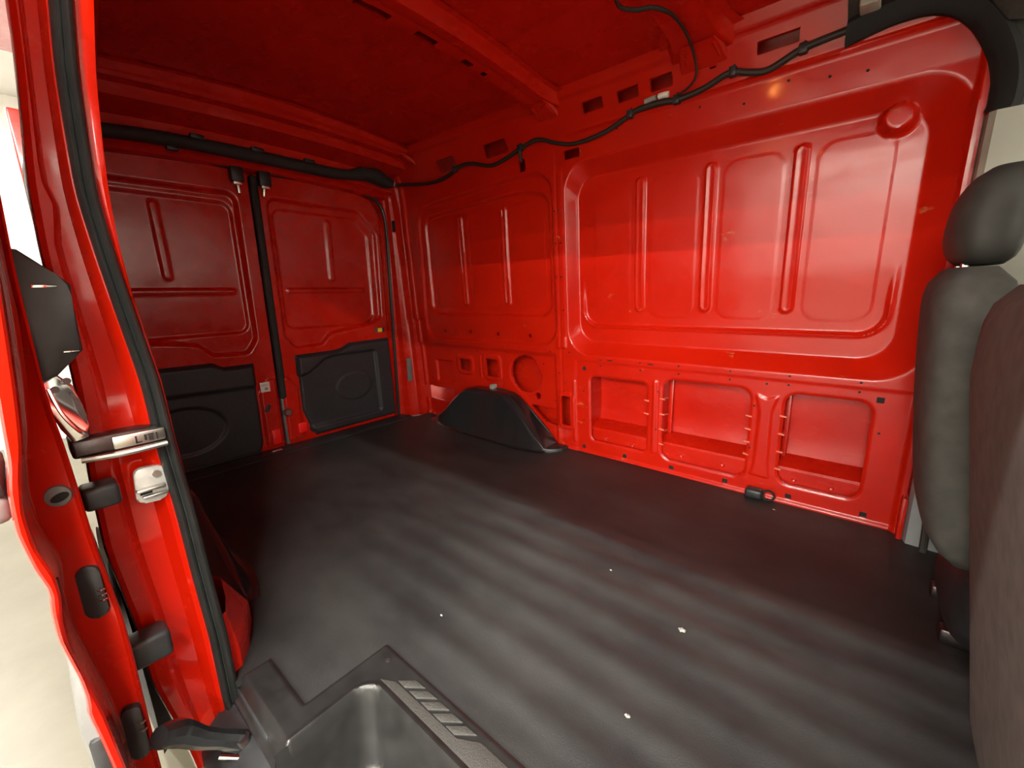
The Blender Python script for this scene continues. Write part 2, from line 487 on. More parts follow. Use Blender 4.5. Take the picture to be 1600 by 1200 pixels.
# rear sill cover with the small pale plate
sill = tag(empty('rear_sill_cover', (-2.66, 1.0, 0.0), 'black plastic sill strip across the floor in front of the rear doors', 'sill cover'))
sp = [(-2.59, -0.015), (-2.592, 0.004), (-2.60, 0.009), (-2.655, 0.011), (-2.662, 0.006), (-2.70, 0.004), (-2.742, 0.003), (-2.742, -0.02)]
rows = [[(x, y, z) for (x, z) in sp] for y in np.linspace(0.3, 1.87, 12)]
loft('strip', rows, 'plastic', sill, angle=30)
box('plate', (-2.69, 0.885, 0.004), (-2.665, 0.945, 0.012), 'metal', sill, bev=0.003)
# crumbs lying on the mat
for i, (x, y, s, lab) in enumerate([(-0.288, 1.037, 0.011, 'largest pale crumb lying on the ribbed mat in front of the seats'),
                               (-0.301, 0.721, 0.007, 'small pale crumb on the mat near the photo\'s lower edge'),
                               (-0.85, 0.66, 0.005, 'tiny pale crumb on the mat behind the corner of the step'),
                               (-0.21, 1.93, 0.006, 'tiny pale crumb on the mat below the front wall opening'),
                               (-0.56, 1.15, 0.005, 'thin pale fleck in the middle of the mat')]):
    bm = bmesh.new(); bmesh.ops.create_icosphere(bm, subdivisions=2, radius=1)
    for v in bm.verts:
        k = 1 + 0.3 * math.sin(v.co.x * 5 + i) * math.cos(v.co.y * 4 + 2 * i)
        v.co = Vector((v.co.x * s * k * 0.9, v.co.y * s * k * 0.6, v.co.z * s * 0.4 * k))
        v.co += Vector((x, y, s * 0.3 + 0.004))
    o = bm_obj('crumb', bm, 'crumb_white'); tag(o, lab, 'crumb', 'crumbs on the mat')

# ------------------------------------------------------------------ van: step tray at the sliding door
step = empty('side_step', (-0.6, 0.3, 0.0), 'grey-black plastic step tray with tread pads in the sliding door sill', 'step')
def step_depth(U, V):
    W = rr(U, V, -0.822, 0.9, -0.6, 0.412, 0.05)
    W2 = rr(U, V, -0.795, 0.9, -0.6, 0.383, 0.045)
    d = 0.20 * ease(between(W, W2), 0.2)
    d -= 0.005 * np.exp(-((W - 0.004) / 0.007) ** 2)          # rolled lip
    W3 = rr(U, V, -0.765, 0.9, -0.6, 0.350, 0.03)
    d += np.where(W2 < 0, 0.004 * ease(-W3 / 0.01), 0)
    edge = rr(U, V, -1.085, 0.9, 0.222, 0.9, 0.003)
    d += np.where(W > 0, 0.05 * ease(edge / 0.03, 0.4), 0)
    inner = rr(U, V, -0.887, 0.9, 0.0, 0.50, 0.006)
    inner2 = rr(U, V, -1.085, 0.9, 0.0, 0.282, 0.006)
    lip = np.minimum(inner, inner2)
    d += 0.006 * ease((lip + 0.008) / 0.008)
    return d - 0.009
def step_map(U, V, D): return U, V, -D
keep = lambda a, b: -np.minimum(rr(a, b, -0.888, 0.9, 0.0, 0.501, 0.006), rr(a, b, -1.092, 0.9, 0.0, 0.283, 0.006))
panel('tray', (-1.095, 0.21), (0.190, 0.503), 0.005, step_map, step_depth, [keep], 'step', step, rim=0.012)
# outer part of the well, beyond the sill edge
box('well_floor', (-0.79, 0.06, -0.225), (0.21, 0.21, -0.196), 'step', step, bev=0.008)
box('well_front', (-0.84, 0.07, -0.30), (0.21, 0.10, -0.205), 'step', step, bev=0.01)
box('well_side', (-0.835, 0.12, -0.23), (-0.798, 0.215, -0.04), 'step', step, bev=0.012)
for k in range(5):
    dx = 0.043 * k
    prism('grip_pad', [(-0.764 + dx, 0.4515), (-0.737 + dx, 0.4505), (-0.698 + dx, 0.480), (-0.730 + dx, 0.479)],
          (0, 0, 0.0075), (1, 0, 0), (0, 1, 0), (0, 0, 1), 0.0045, 'grip', step, bev=0.0015)
prism('grip_strip', [(-0.803, 0.427), (-0.765, 0.4475), (-0.555, 0.4475), (-0.51, 0.475), (-0.40, 0.475), (-0.38, 0.427)],
      (0, 0, 0.0075), (1, 0, 0), (0, 1, 0), (0, 0, 1), 0.003, 'grip', step, bev=0.001)
o = bpy.data.objects.new('screw_hole', disc_mesh(0.0065, 0.002)); o.data.materials.append(M['dark']); o.location = (-0.835, 0.470, 0.0098); link(o, None)
o.parent = step; o.matrix_parent_inverse = Matrix.Translation(-Vector(step.location))
bm = bmesh.new(); bmesh.ops.create_icosphere(bm, subdivisions=2, radius=0.006)
for v in bm.verts: v.co = Vector((v.co.x * 1.2, v.co.y * (1 + 0.4 * math.sin(v.co.x * 700)), v.co.z * 0.6)) + Vector((-0.80, 0.327, -0.187))
tag(bm_obj('leaf_fleck', bm, 'crumb'), 'pale yellow fleck lying on the bottom of the step tray', 'fleck')

# ------------------------------------------------------------------ van: far side wall
SQ = [(-1.187, 0.033), (-0.934, 0.033), (-0.68, 0.033), (-0.428, 0.033), (-0.176, 0.033), (0.075, 0.033), (-1.178, 0.501), (0.069, 0.505)]
RB = [(-2.328, 0.664), (-2.071, 0.668), (-1.819, 0.664), (-1.559, 0.664)]
def H1(a, b): return rr(a, b, -1.140, -0.815, 0.085, 0.462, 0.03)
def H2(a, b): return rr(a, b, -0.735, -0.352, 0.070, 0.492, 0.05)
def H3(a, b): return rr(a, b, -0.225, 0.052, 0.085, 0.492, 0.05)
def HC(a, b): return np.maximum(circ(a, b, -1.605, 0.42, 0.12), poly(a, b, [(-1.8, 0.2), (-1.56, 0.2), (-1.505, 0.31), (-1.49, 0.40), (-1.56, 0.54), (-1.8, 0.56)], 0.012))
HS = [lambda a, b: rr(a, b, -2.20, -2.085, 0.393, 0.475, 0.018), lambda a, b: rr(a, b, -1.938, -1.828, 0.375, 0.495, 0.008)]
def HT(a, b): return rr(a, b, -1.328, -1.268, 0.145, 0.325, 0.008)
def HL(a, b): return rr(a, b, -2.63, -2.29, 0.125, 0.228, 0.012)
def HR(a, b): return poly(a, b, [(-1.56, 0.222), (-1.375, 0.222), (-1.385, 0.13), (-1.46, 0.14)], 0.008)
RAIL = [(-1.135, -1.028, 1.726, 1.768, 0.004), (-0.960, -0.862, 1.724, 1.765, 0.004), (-0.812, -0.718, 1.724, 1.768, 0.004), (-0.420, -0.293, 1.730, 1.766, 0.004),
        (-1.79, -1.615, 1.672, 1.735, 0.02), (-2.19, -2.03, 1.668, 1.735, 0.02), (-1.272, -1.178, 1.566, 1.606, 0.005), (-1.562, -1.514, 1.562, 1.624, 0.015),
        (-0.58, -0.555, 1.735, 1.755, 0.003)]
wall_holes = [H1, H2, H3, HC, HT, HL, HR] + HS
wall_holes += [(lambda a, b, r=r: rr(a, b, *r)) for r in RAIL]
wall_holes += [(lambda a, b, p=p: rr(a, b, p[0] - 0.0115, p[0] + 0.0115, p[1] - 0.011, p[1] + 0.011, 0.002)) for p in SQ]
wall_holes += [(lambda a, b, p=p: circ(a, b, p[0], p[1], 0.012)) for p in RB] + [lambda a, b: circ(a, b, -1.513, 0.293, 0.022)]

def wall_depth(U, V):
    d = np.zeros(U.shape)
    # front bay
    A = rr(U, V, -1.275, 0.168, 0.572, 1.553, 0.135)
    B = rr(U, V, -1.232, 0.075, 0.650, 1.478, 0.105)
    d += 0.066 * ease(between(A, B), 0.10)
    Cc = rr(U, V, -1.205, 0.050, 0.735, 1.9, 0.085)
    low = ease((1.02 - V) / 0.25, 0.4)
    d += 0.010 * ease(-Cc / 0.012) * low * (B < 0)
    d -= 0.006 * np.exp(-((Cc - 0.004) / 0.005) ** 2) * low * (B < 0)
    for x in (-0.893, -0.582, -0.266):
        q = cap(U, V, x, 0.838, x, 1.412)
        d -= bead(q, 0.026, 0.012, 0.009) - 0.002 * ease((0.012 - q) / 0.006, 0.3)
    for (x0, x1) in ((-1.14, -0.94), (-0.845, -0.63), (-0.535, -0.315), (-0.215, 0.005)):
        d -= 0.0011 * ease(-rr(U, V, x0, x1, 0.785, 1.43, 0.06) / 0.006)
    # scalloped dimple in the upper front corner of the bay
    q = circ(U, V, -0.005, 1.452, 0.045)
    d = np.where(q < 0.02, np.minimum(d, 0.066 - 0.042 * ease((0.010 - q) / 0.022, 0.3)), d)
    # rear bay
    A2 = poly(U, V, [(-2.40, 0.73), (-1.475, 0.73), (-1.475, 1.42), (-1.60, 1.425), (-2.36, 1.385)], 0.13)
    M2 = poly(U, V, [(-2.40, 0.73), (-1.475, 0.73), (-1.475, 1.42), (-1.60, 1.425), (-2.36, 1.385)], 0.105)
    d += 0.020 * ease(between(A2, M2), 0.12)
    B2 = poly(U, V, [(-2.37, 0.86), (-1.47, 0.86), (-1.47, 1.37), (-1.60, 1.395), (-2.36, 1.36)], 0.085)
    B3 = poly(U, V, [(-2.37, 0.86), (-1.47, 0.86), (-1.47, 1.37), (-1.60, 1.395), (-2.36, 1.36)], 0.065)
    d += 0.022 * ease(between(B2, B3), 0.15)
    for x in (-2.10, -1.725):
        q = cap(U, V, x - 0.004, 0.862, x, 1.395)
        d -= bead(q, 0.026, 0.011, 0.011) - 0.006 * ease((0.012 - q) / 0.007, 0.3)
    for (x0, x1) in ((-2.40, -2.16), (-2.04, -1.78), (-1.67, -1.43)):
        d -= 0.002 * ease(-rr(U, V, x0, x1, 0.82, 1.42, 0.05) / 0.006)
    # lower structure
    d += 0.004 * ease((0.548 - V) / 0.01) * ease((U + 1.24) / 0.02)
    d += 0.012 * ease((0.575 - V) / 0.03) * ease((-1.36 - U) / 0.02)
    for h, w in ((H1, 0.024), (H2, 0.024), (H3, 0.024), (HC, 0.03)):
        d += 0.006 * ease((0.45 * w - h(U, V)) / (0.45 * w), 0.3)
    for h in HS: d -= 0.008 * ease((0.035 - h(U, V)) / 0.014, 0.3)
    d -= 0.008 * ease((0.030 - HT(U, V)) / 0.016, 0.3)
    # hourglass bead between the two front openings, straight beads beside the pillars
    hg = poly(U, V, [(-0.325, 0.10), (-0.255, 0.10), (-0.266, 0.16), (-0.270, 0.40), (-0.252, 0.47), (-0.29, 0.455), (-0.328, 0.47), (-0.312, 0.40), (-0.315, 0.16)], 0.006)
    d -= 0.006 * ease(-hg / 0.008, 0.3)
    d -= 0.007 * ease((0.014 - cap(U, V, -0.775, 0.10, -0.775, 0.47)) / 0.010, 0.3)
    d -= 0.006 * ease((0.012 - cap(U, V, -1.243, 0.06, -1.243, 0.42)) / 0.010, 0.3)
    d -= 0.006 * ease((0.012 - cap(U, V, -1.99, 0.36, -1.99, 0.50)) / 0.010, 0.3)
    # plain recesses and steps by the rear corner
    d += 0.016 * ease(-rr(U, V, -2.47, -2.275, 0.275, 0.445, 0.008) / 0.01)
    d += 0.010 * ease((-2.52 - U) / 0.02) * ease((0.75 - V) / 0.02)
    d -= 0.018 * ease((-2.585 - U) / 0.02)
    # raised round marks on the ledge, pressed circles
    for x in (-2.2, -1.69):
        d -= 0.0025 * ease(-circ(U, V, x, 0.655, 0.028) / 0.006)
    # pillar: weld seam, flats, pressed patch
    d += 0.004 * np.exp(-((U + 1.322) / 0.0045) ** 2) * (V < 1.62)
    d -= 0.003 * ease((0.040 - np.abs(U + 1.322)) / 0.006) * ease((V - 0.60) / 0.01) * ease((1.52 - V) / 0.01)
    d -= 0.006 * ease(-rr(U, V, -1.35, -1.285, 0.60, 0.675, 0.008) / 0.012)
    # roof rail: rolled lower edge and step below the roof
    d -= 0.010 * np.exp(-((V - (1.672 + 0.006 * np.sin(U * 2))) / 0.006) ** 2) * ease((U + 1.3) / 0.1)
    d -= 0.012 * ease((V - 1.795) / 0.012)
    # bottom flange and front edge
    d -= 0.010 * ease((0.016 - V) / 0.010)
    d -= 0.016 * ease((U - 0.155) / 0.014)
    d += 0.0012 * np.sin(U * 5.1 + V * 3.3) * np.sin(V * 6.7 - U * 2.1)
    return d
def wall_map(U, V, D): return U, Yw(V) + D, V
wf = panel('wall_far', (-2.70, 0.185), (-0.004, 1.842), 0.0058, wall_map, wall_depth, wall_holes, 'red', rim=0.016)
tag(wf, 'bare red pressed steel side wall opposite the sliding door, ribs and cut-outs', 'wall', kind='structure')

# outer skin behind the cut-outs
def skin_depth(U, V): return 0.145 - 0.02 * ease((0.30 - V) / 0.2, 0.4) + 0.004 * np.sin(V * 20) * np.sin(U * 3)
panel('outer_skin', (-2.74, 0.30), (-0.12, 1.86), 0.04, wall_map, skin_depth, [], 'red_plain', wf, rim=0)
# inner sill behind the openings, with lugs
prof = [(0.034, 0.056), (0.034, 0.142), (0.040, 0.152), (0.09, 0.176), (0.135, 0.186)]
isill = loft('inner_sill', [[(x, Yw(z) + d, z) for (d, z) in prof] for x in np.linspace(-1.25, 0.16, 10)], 'red_plain', wf, angle=30)
lug = None
for (x, z) in [(-1.06, 0.100), (-0.90, 0.094), (-0.64, 0.098), (-0.45, 0.098), (-0.165, 0.100), (-0.035, 0.100)]:
    if lug is None:
        bm = bmesh.new(); bmesh.ops.create_cone(bm, cap_ends=True, segments=12, radius1=0.011, radius2=0.007, depth=0.014)
        bmesh.ops.bevel(bm, geom=bm.edges[:], offset=0.0015, segments=1, affect='EDGES')
        lug = bpy.data.meshes.new('lug'); bm.to_mesh(lug); bm.free(); lug.materials.append(M['bolt'])
        for p in lug.polygons: p.use_smooth = True
    o = bpy.data.objects.new('lug', lug); o.location = (x, Yw(z) + 0.028, z); o.rotation_euler = (math.pi / 2, 0, 0); link(o, isill)
# stiffener channels between the openings with sealer ribs
for (x0, x1, ribs) in ((-0.810, -0.742, True), (-0.345, -0.232, True), (-1.215, -1.146, False)):
    rows = []
    for z in np.linspace(0.12, 0.555, 8):
        rows.append([(x0, Yw(z) + 0.012, z), (x0, Yw(z) + 0.14, z), (x1, Yw(z) + 0.14, z), (x1 - 0.004, Yw(z) + 0.075, z), (x1, Yw(z) + 0.012, z)])
    ch = loft('stiffener', rows, 'red_plain', wf, angle=30)
    if ribs:
        for k in range(3):
            zc = 0.205 + 0.088 * k
            box('sealer_rib', (x1 - 0.004, Yw(zc) + 0.022, zc - 0.004), (x1 + 0.004, Yw(zc) + 0.110, zc + 0.004), 'rib_pale', ch, bev=0.002,
                rot=Matrix.Rotation(math.radians(-10), 3, 'X'))
        box('edge_flange', (x1 - 0.002, Yw(0.3) + 0.112, 0.18), (x1 + 0.020, Yw(0.3) + 0.128, 0.47), 'red_plain', ch, bev=0.004)
for hx, zs in ((-0.352, (0.19, 0.25, 0.31, 0.37)), (-0.735, (0.15, 0.23, 0.31, 0.39)), (-0.225, (0.15, 0.23, 0.31, 0.39)), (-0.815, (0.30, 0.37))):
    for zc in zs:
        box('sealer_rib', (hx - 0.012, Yw(zc) - 0.001, zc - 0.003), (hx + 0.012, Yw(zc) + 0.010, zc + 0.003), 'rib_pale', wf, bev=0.001,
            rot=Matrix.Rotation(math.radians(8), 3, 'Y'))
# small black discs that paint in the shade of drilled holes
dm = disc_mesh(0.0048, 0.0016, 10); dm.materials.append(M['dark'])
TINY = [(-1.075, 0.56), (-1.075, 0.525), (-0.853, 0.562), (-0.852, 0.524), (-0.663, 0.564), (-0.662, 0.525), (-0.439, 0.563), (-0.439, 0.525),
        (-0.218, 0.565), (-0.219, 0.527), (0.007, 0.565), (0.006, 0.528), (-0.336, 0.42), (-0.338, 0.222), (-0.761, 0.425), (-0.765, 0.224),
        (-1.181, 0.371), (-1.184, 0.198), (-0.296, 0.523), (0.08, 0.377), (-1.337, 1.175), (-1.303, 1.173), (-1.337, 1.336), (-1.307, 1.338),
        (-1.337, 0.999), (-1.307, 0.998), (-1.350, 0.819), (-1.297, 0.819), (-1.40, 0.58), (-1.27, 0.585), (-1.34, 0.46), (-1.30, 0.40), (-1.31, 0.35),
        (-2.01, 0.54), (-1.75, 0.55), (-1.46, 0.50), (-1.45, 0.22), (-1.38, 0.28), (-0.46, 1.60), (-0.20, 1.612), (-0.10, 1.60), (-0.62, 1.63), (-0.98, 1.64), (-0.32, 1.635)]
def place_wall(o, x, z, off=0.0):
    d = float(wall_depth(np.array([x]), np.array([z]))[0])
    o.location = (x, float(Yw(np.array(z))) + d + off, z)
for (x, z) in TINY:
    o = bpy.data.objects.new('hole_shade_disc', dm); place_wall(o, x, z, -0.0004)
    o.rotation_euler = (math.pi / 2 - math.atan(TUMB), 0, 0); link(o, wf)
for (x, z) in SQ:  # dark plates added behind the square cut-outs to deepen their shade
    box('hole_shade_plate', (x - 0.0125, Yw(z) + 0.012, z - 0.012), (x + 0.0125, Yw(z) + 0.0135, z + 0.012), 'dark', wf, bev=0)
# short dark slots under the belt line
for x in (-1.02, -0.80):
    box('slot', (x - 0.014, Yw(0.561) - 0.0012, 0.557), (x + 0.014, Yw(0.561) + 0.006, 0.562), 'dark', wf, bev=0.001)
# front flange going down past the floor, rubber grommet at the floor
box('front_flange', (0.172, 1.975, -0.10), (0.190, 2.06, 0.16), 'red_plain', wf, bev=0.006)
box('grommet', (-0.335, 1.985, 0.002), (-0.265, 2.036, 0.045), 'plastic', wf, bev=0.012, seg=3)
tube('ring', [(-0.245 + 0.022 * math.cos(a), 2.012, 0.024 + 0.022 * math.sin(a)) for a in np.linspace(0, 2 * math.pi, 12)], 0.005, 'dark', wf, n=8, sub=3)
box('support_bracket', (-2.665, 1.895, 0.27), (-2.655, 1.935, 0.45), 'moulding', wf, bev=0.003)
# rusty latch lug above the wheel arch
box('arch_lug', (-1.875, 1.975, 0.27), (-1.845, 2.02, 0.33), 'tape_grey', wf, bev=0.006)

# ------------------------------------------------------------------ wheel arch covers
def arch_cover(name, flip, label):
    """hump with a sloping inner face; profile stations along x"""
    st = [(-2.46, 0.010, 0.06), (-2.40, 0.03, 0.10), (-2.30, 0.105, 0.13), (-2.19, 0.205, 0.155), (-2.10, 0.276, 0.165), (-2.02, 0.298, 0.17), (-1.86, 0.302, 0.175),
          (-1.70, 0.300, 0.178), (-1.645, 0.280, 0.18), (-1.57, 0.215, 0.18), (-1.50, 0.145, 0.175), (-1.43, 0.085, 0.165), (-1.385, 0.045, 0.15), (-1.36, 0.008, 0.14)]
    yo = 2.028
    xs = np.array([s[0] for s in st])
    fx = np.linspace(-2.46, -1.36, 40)
    hs = np.interp(fx, xs, [s[1] for s in st]); ws = np.interp(fx, xs, [s[2] for s in st])
    k = np.array([1, 2, 1]) / 4.0
    hs[1:-1] = np.convolve(hs, k, 'valid'); ws[1:-1] = np.convolve(ws, k, 'valid')
    rows = []
    for x, h, w in zip(fx, hs, ws):
        r = min(0.045, h * 0.45, w * 0.4)
        row = [(yo - w - 0.028, 0.002), (yo - w - 0.006, 0.004)]
        row += [(yo - w, 0.010 if h > 0.02 else 0.005)]
        tilt = 0.055 * min(1, h / 0.25)
        for a in np.linspace(0, math.pi / 2, 6):
            row.append((yo - w + tilt + r - r * math.cos(a), h - r + r * math.sin(a)))
        row.append((yo - TUMB * h, h))
        row.append((yo - TUMB * h + 0.004, h - 0.01))
        rows.append([(x, (y if not flip else 2 * 1.107 - y), z) for (y, z) in row])
    t = empty(name, (-1.9, rows[0][0][1], 0.0), label, 'wheel arch', 'wheel arch covers')
    shell = loft('shell', rows, 'plastic_gloss', t, angle=40)
    s = -1 if flip else 1
    def yy(y): return y if not flip else 2 * 1.107 - y
    # flange foot at the front with screw
    prism('foot', [(-1.40, yy(1.88)), (-1.33, yy(1.90)), (-1.285, yy(1.955)), (-1.285, yy(2.02)), (-1.40, yy(2.02))],
          (0, 0, 0.0), (1, 0, 0), (0, 1, 0), (0, 0, 1), 0.022, 'plastic', t, bev=0.008)
    o = bpy.data.objects.new('screw', disc_mesh(0.014, 0.006)); o.data.materials.append(M['plastic_gloss'])
    o.location = (-1.315, yy(1.975), 0.0245); link(o, t)
    # raised rim along the front edge of the shell
    tube('edge_lip', [(x, yy(yo - TUMB * h - 0.004), h + 0.002) for x, h in ((-2.05, 0.277), (-1.86, 0.298), (-1.71, 0.290), (-1.60, 0.232), (-1.50, 0.145), (-1.42, 0.075))],
         0.006, 'plastic', t, n=8)
    return t
arch_cover('wheel_arch_cover', False, 'glossy black plastic wheel arch cover against the bare red side wall')
arch_cover('wheel_arch_cover', True, 'dark wheel arch cover half hidden behind the sliding door pillar')

# ------------------------------------------------------------------ rear frame and rear doors
XR = -2.76
wr = empty('wall_rear', (-2.72, YC, 0.0), 'red rear door frame with corner pillars and header', 'wall', kind='structure')
def sagz(y): return -0.035 * ((y - 1.06) / 0.82) ** 2
hp = [(-2.42, 1.90), (-2.415, 1.835), (-2.425, 1.822), (-2.475, 1.815), (-2.485, 1.80), (-2.495, 1.775), (-2.60, 1.752), (-2.63, 1.74), (-2.665, 1.655), (-2.70, 1.640), (-2.715, 1.622), (-2.745, 1.612), (-2.80, 1.61)]
loft('header', [[(x, y, z + sagz(y)) for (x, z) in hp] for y in np.linspace(0.22, 1.93, 28)], 'red_plain', wr, angle=30)
pp = [(-2.84, 1.845), (-2.755, 1.852), (-2.745, 1.862), (-2.738, 1.885), (-2.715, 1.893), (-2.700, 1.898), (-2.690, 1.93), (-2.675, 1.945), (-2.64, 1.955), (-2.63, 1.985), (-2.60, 2.03)]
def jl_rear(z, x): return float(np.interp(z, [-0.2, 0.085, 0.426, 0.665, 1.0, 1.334, 1.75], [0.10, 0.06, 0.04, 0.049, 0.053, 0.081, 0.105])) * (-x / 1.116) * 1.02 + 0.03
for flip in (False, True):
    rows = []
    for z in np.linspace(-0.02, 1.80, 24):
        sh = -0.055 * z + 0.045 - 0.10 * max(0, (z - 1.45) / 0.4) ** 2
        row = []
        for i, (x, y) in enumerate(pp):
            f = min(1, max(0, (y - 1.85) / 0.1))
            yy_ = y + sh * f + (-0.10 * max(0, (z - 1.45) / 0.3) ** 2 if f == 0 else 0)
            row.append((x, yy_ if not flip else max(2 * YC - yy_ + 0.06, jl_rear(z, x)), z))
        rows.append(row)
    pl = loft('pillar', rows, 'red_plain', wr, angle=30)
    if not flip:
        prism('oval_grommet', rrect(-0.012, 0.012, -0.04, 0.04, 0.0115), (-2.695, 1.895, 1.405), (0.25, 0.96, 0), (0, 0, 1), (0.96, -0.25, 0), 0.006, 'dark', pl, bev=0.002)
        for z in (1.2, 0.70, 0.62, 0.33):
            o = bpy.data.objects.new('hole_shade_disc', dm); o.location = (-2.688, 1.905 - 0.055 * z + 0.045, z); o.rotation_euler = (0, math.pi / 2, -0.4); link(o, pl)
# seals around the doors
def door_edge(flip):
    pts = [(1.845, 0.0), (1.850, 0.35), (1.855, 0.8), (1.862, 1.2), (1.860, 1.42), (1.835, 1.53), (1.77, 1.585), (1.62, 1.612), (1.35, 1.622), (1.035, 1.618)]
    return [(-2.742, (y if not flip else 2 * YC - y), z) for (y, z) in pts]
for flip in (False, True):
    tube('door_seal', door_edge(flip), 0.011, 'seal', wr, n=8)

def door_depth_f(mir):
    def f(U, V):
        Y = U if not mir else 2 * YC - U
        out = poly(Y, V, [(1.135, 1.44), (1.64, 1.435), (1.735, 1.33), (1.728, 0.79), (1.66, 0.765), (1.41, 0.735), (1.35, 0.72), (1.29, 0.66), (1.165, 0.655), (1.135, 0.70)], 0.06)
        o2 = poly(Y, V, [(1.135, 1.44), (1.64, 1.435), (1.735, 1.33), (1.728, 0.79), (1.66, 0.765), (1.41, 0.735), (1.35, 0.72), (1.29, 0.66), (1.165, 0.655), (1.135, 0.70)], 0.035)
        d = 0.024 * ease(between(out, o2), 0.2)
        inn = poly(Y, V, [(1.165, 1.385), (1.60, 1.385), (1.675, 1.31), (1.672, 0.80), (1.63, 0.775), (1.165, 0.78)], 0.06)
        d += 0.012 * ease(-inn / 0.016, 0.25)
        # vertical and horizontal beads of the panel
        q = cap(Y, V, 1.445, 1.04, 1.452, 1.39)
        d -= np.where(inn < 0, bead(q, 0.024, 0.009, 0.012), 0)
        q = cap(Y, V, 1.16, 0.962, 1.66, 0.962)
        d -= np.where(inn < 0, bead(q, 0.020, 0.008, 0.012), 0)
        # lower part stands proud around the latch
        d -= 0.014 * ease(-poly(Y, V, [(1.02, 0.02), (1.12, 0.02), (1.12, 0.36), (1.06, 0.44), (1.02, 0.44)], 0.005) / 0.02, 0.3)
        d += 0.012 * ease((Y - 1.815) / 0.015, 0.3)
        return d
    return f
def door_map(U, V, D): return XR - D, U, V
def door_top(mir):
    def f(a, b):
        Y = a if not mir else 2 * YC - a
        return -poly(Y, b, [(1.045, 0.02), (1.81, 0.02), (1.825, 1.2), (1.82, 1.42), (1.74, 1.545), (1.60, 1.575), (1.35, 1.585), (1.045, 1.582)], 0.03)
    return f
labs = {False: 'red rear door beside the bare side wall, black trim panel on its lower half',
        True: 'red rear door behind the sliding door pillar, black trim panel on its lower half'}
TR = [(1.124, 0.563), (1.36, 0.566), (1.424, 0.572), (1.50, 0.606), (1.812, 0.612), (1.828, 0.018), (1.205, 0.014), (1.165, 0.05), (1.118, 0.20)]
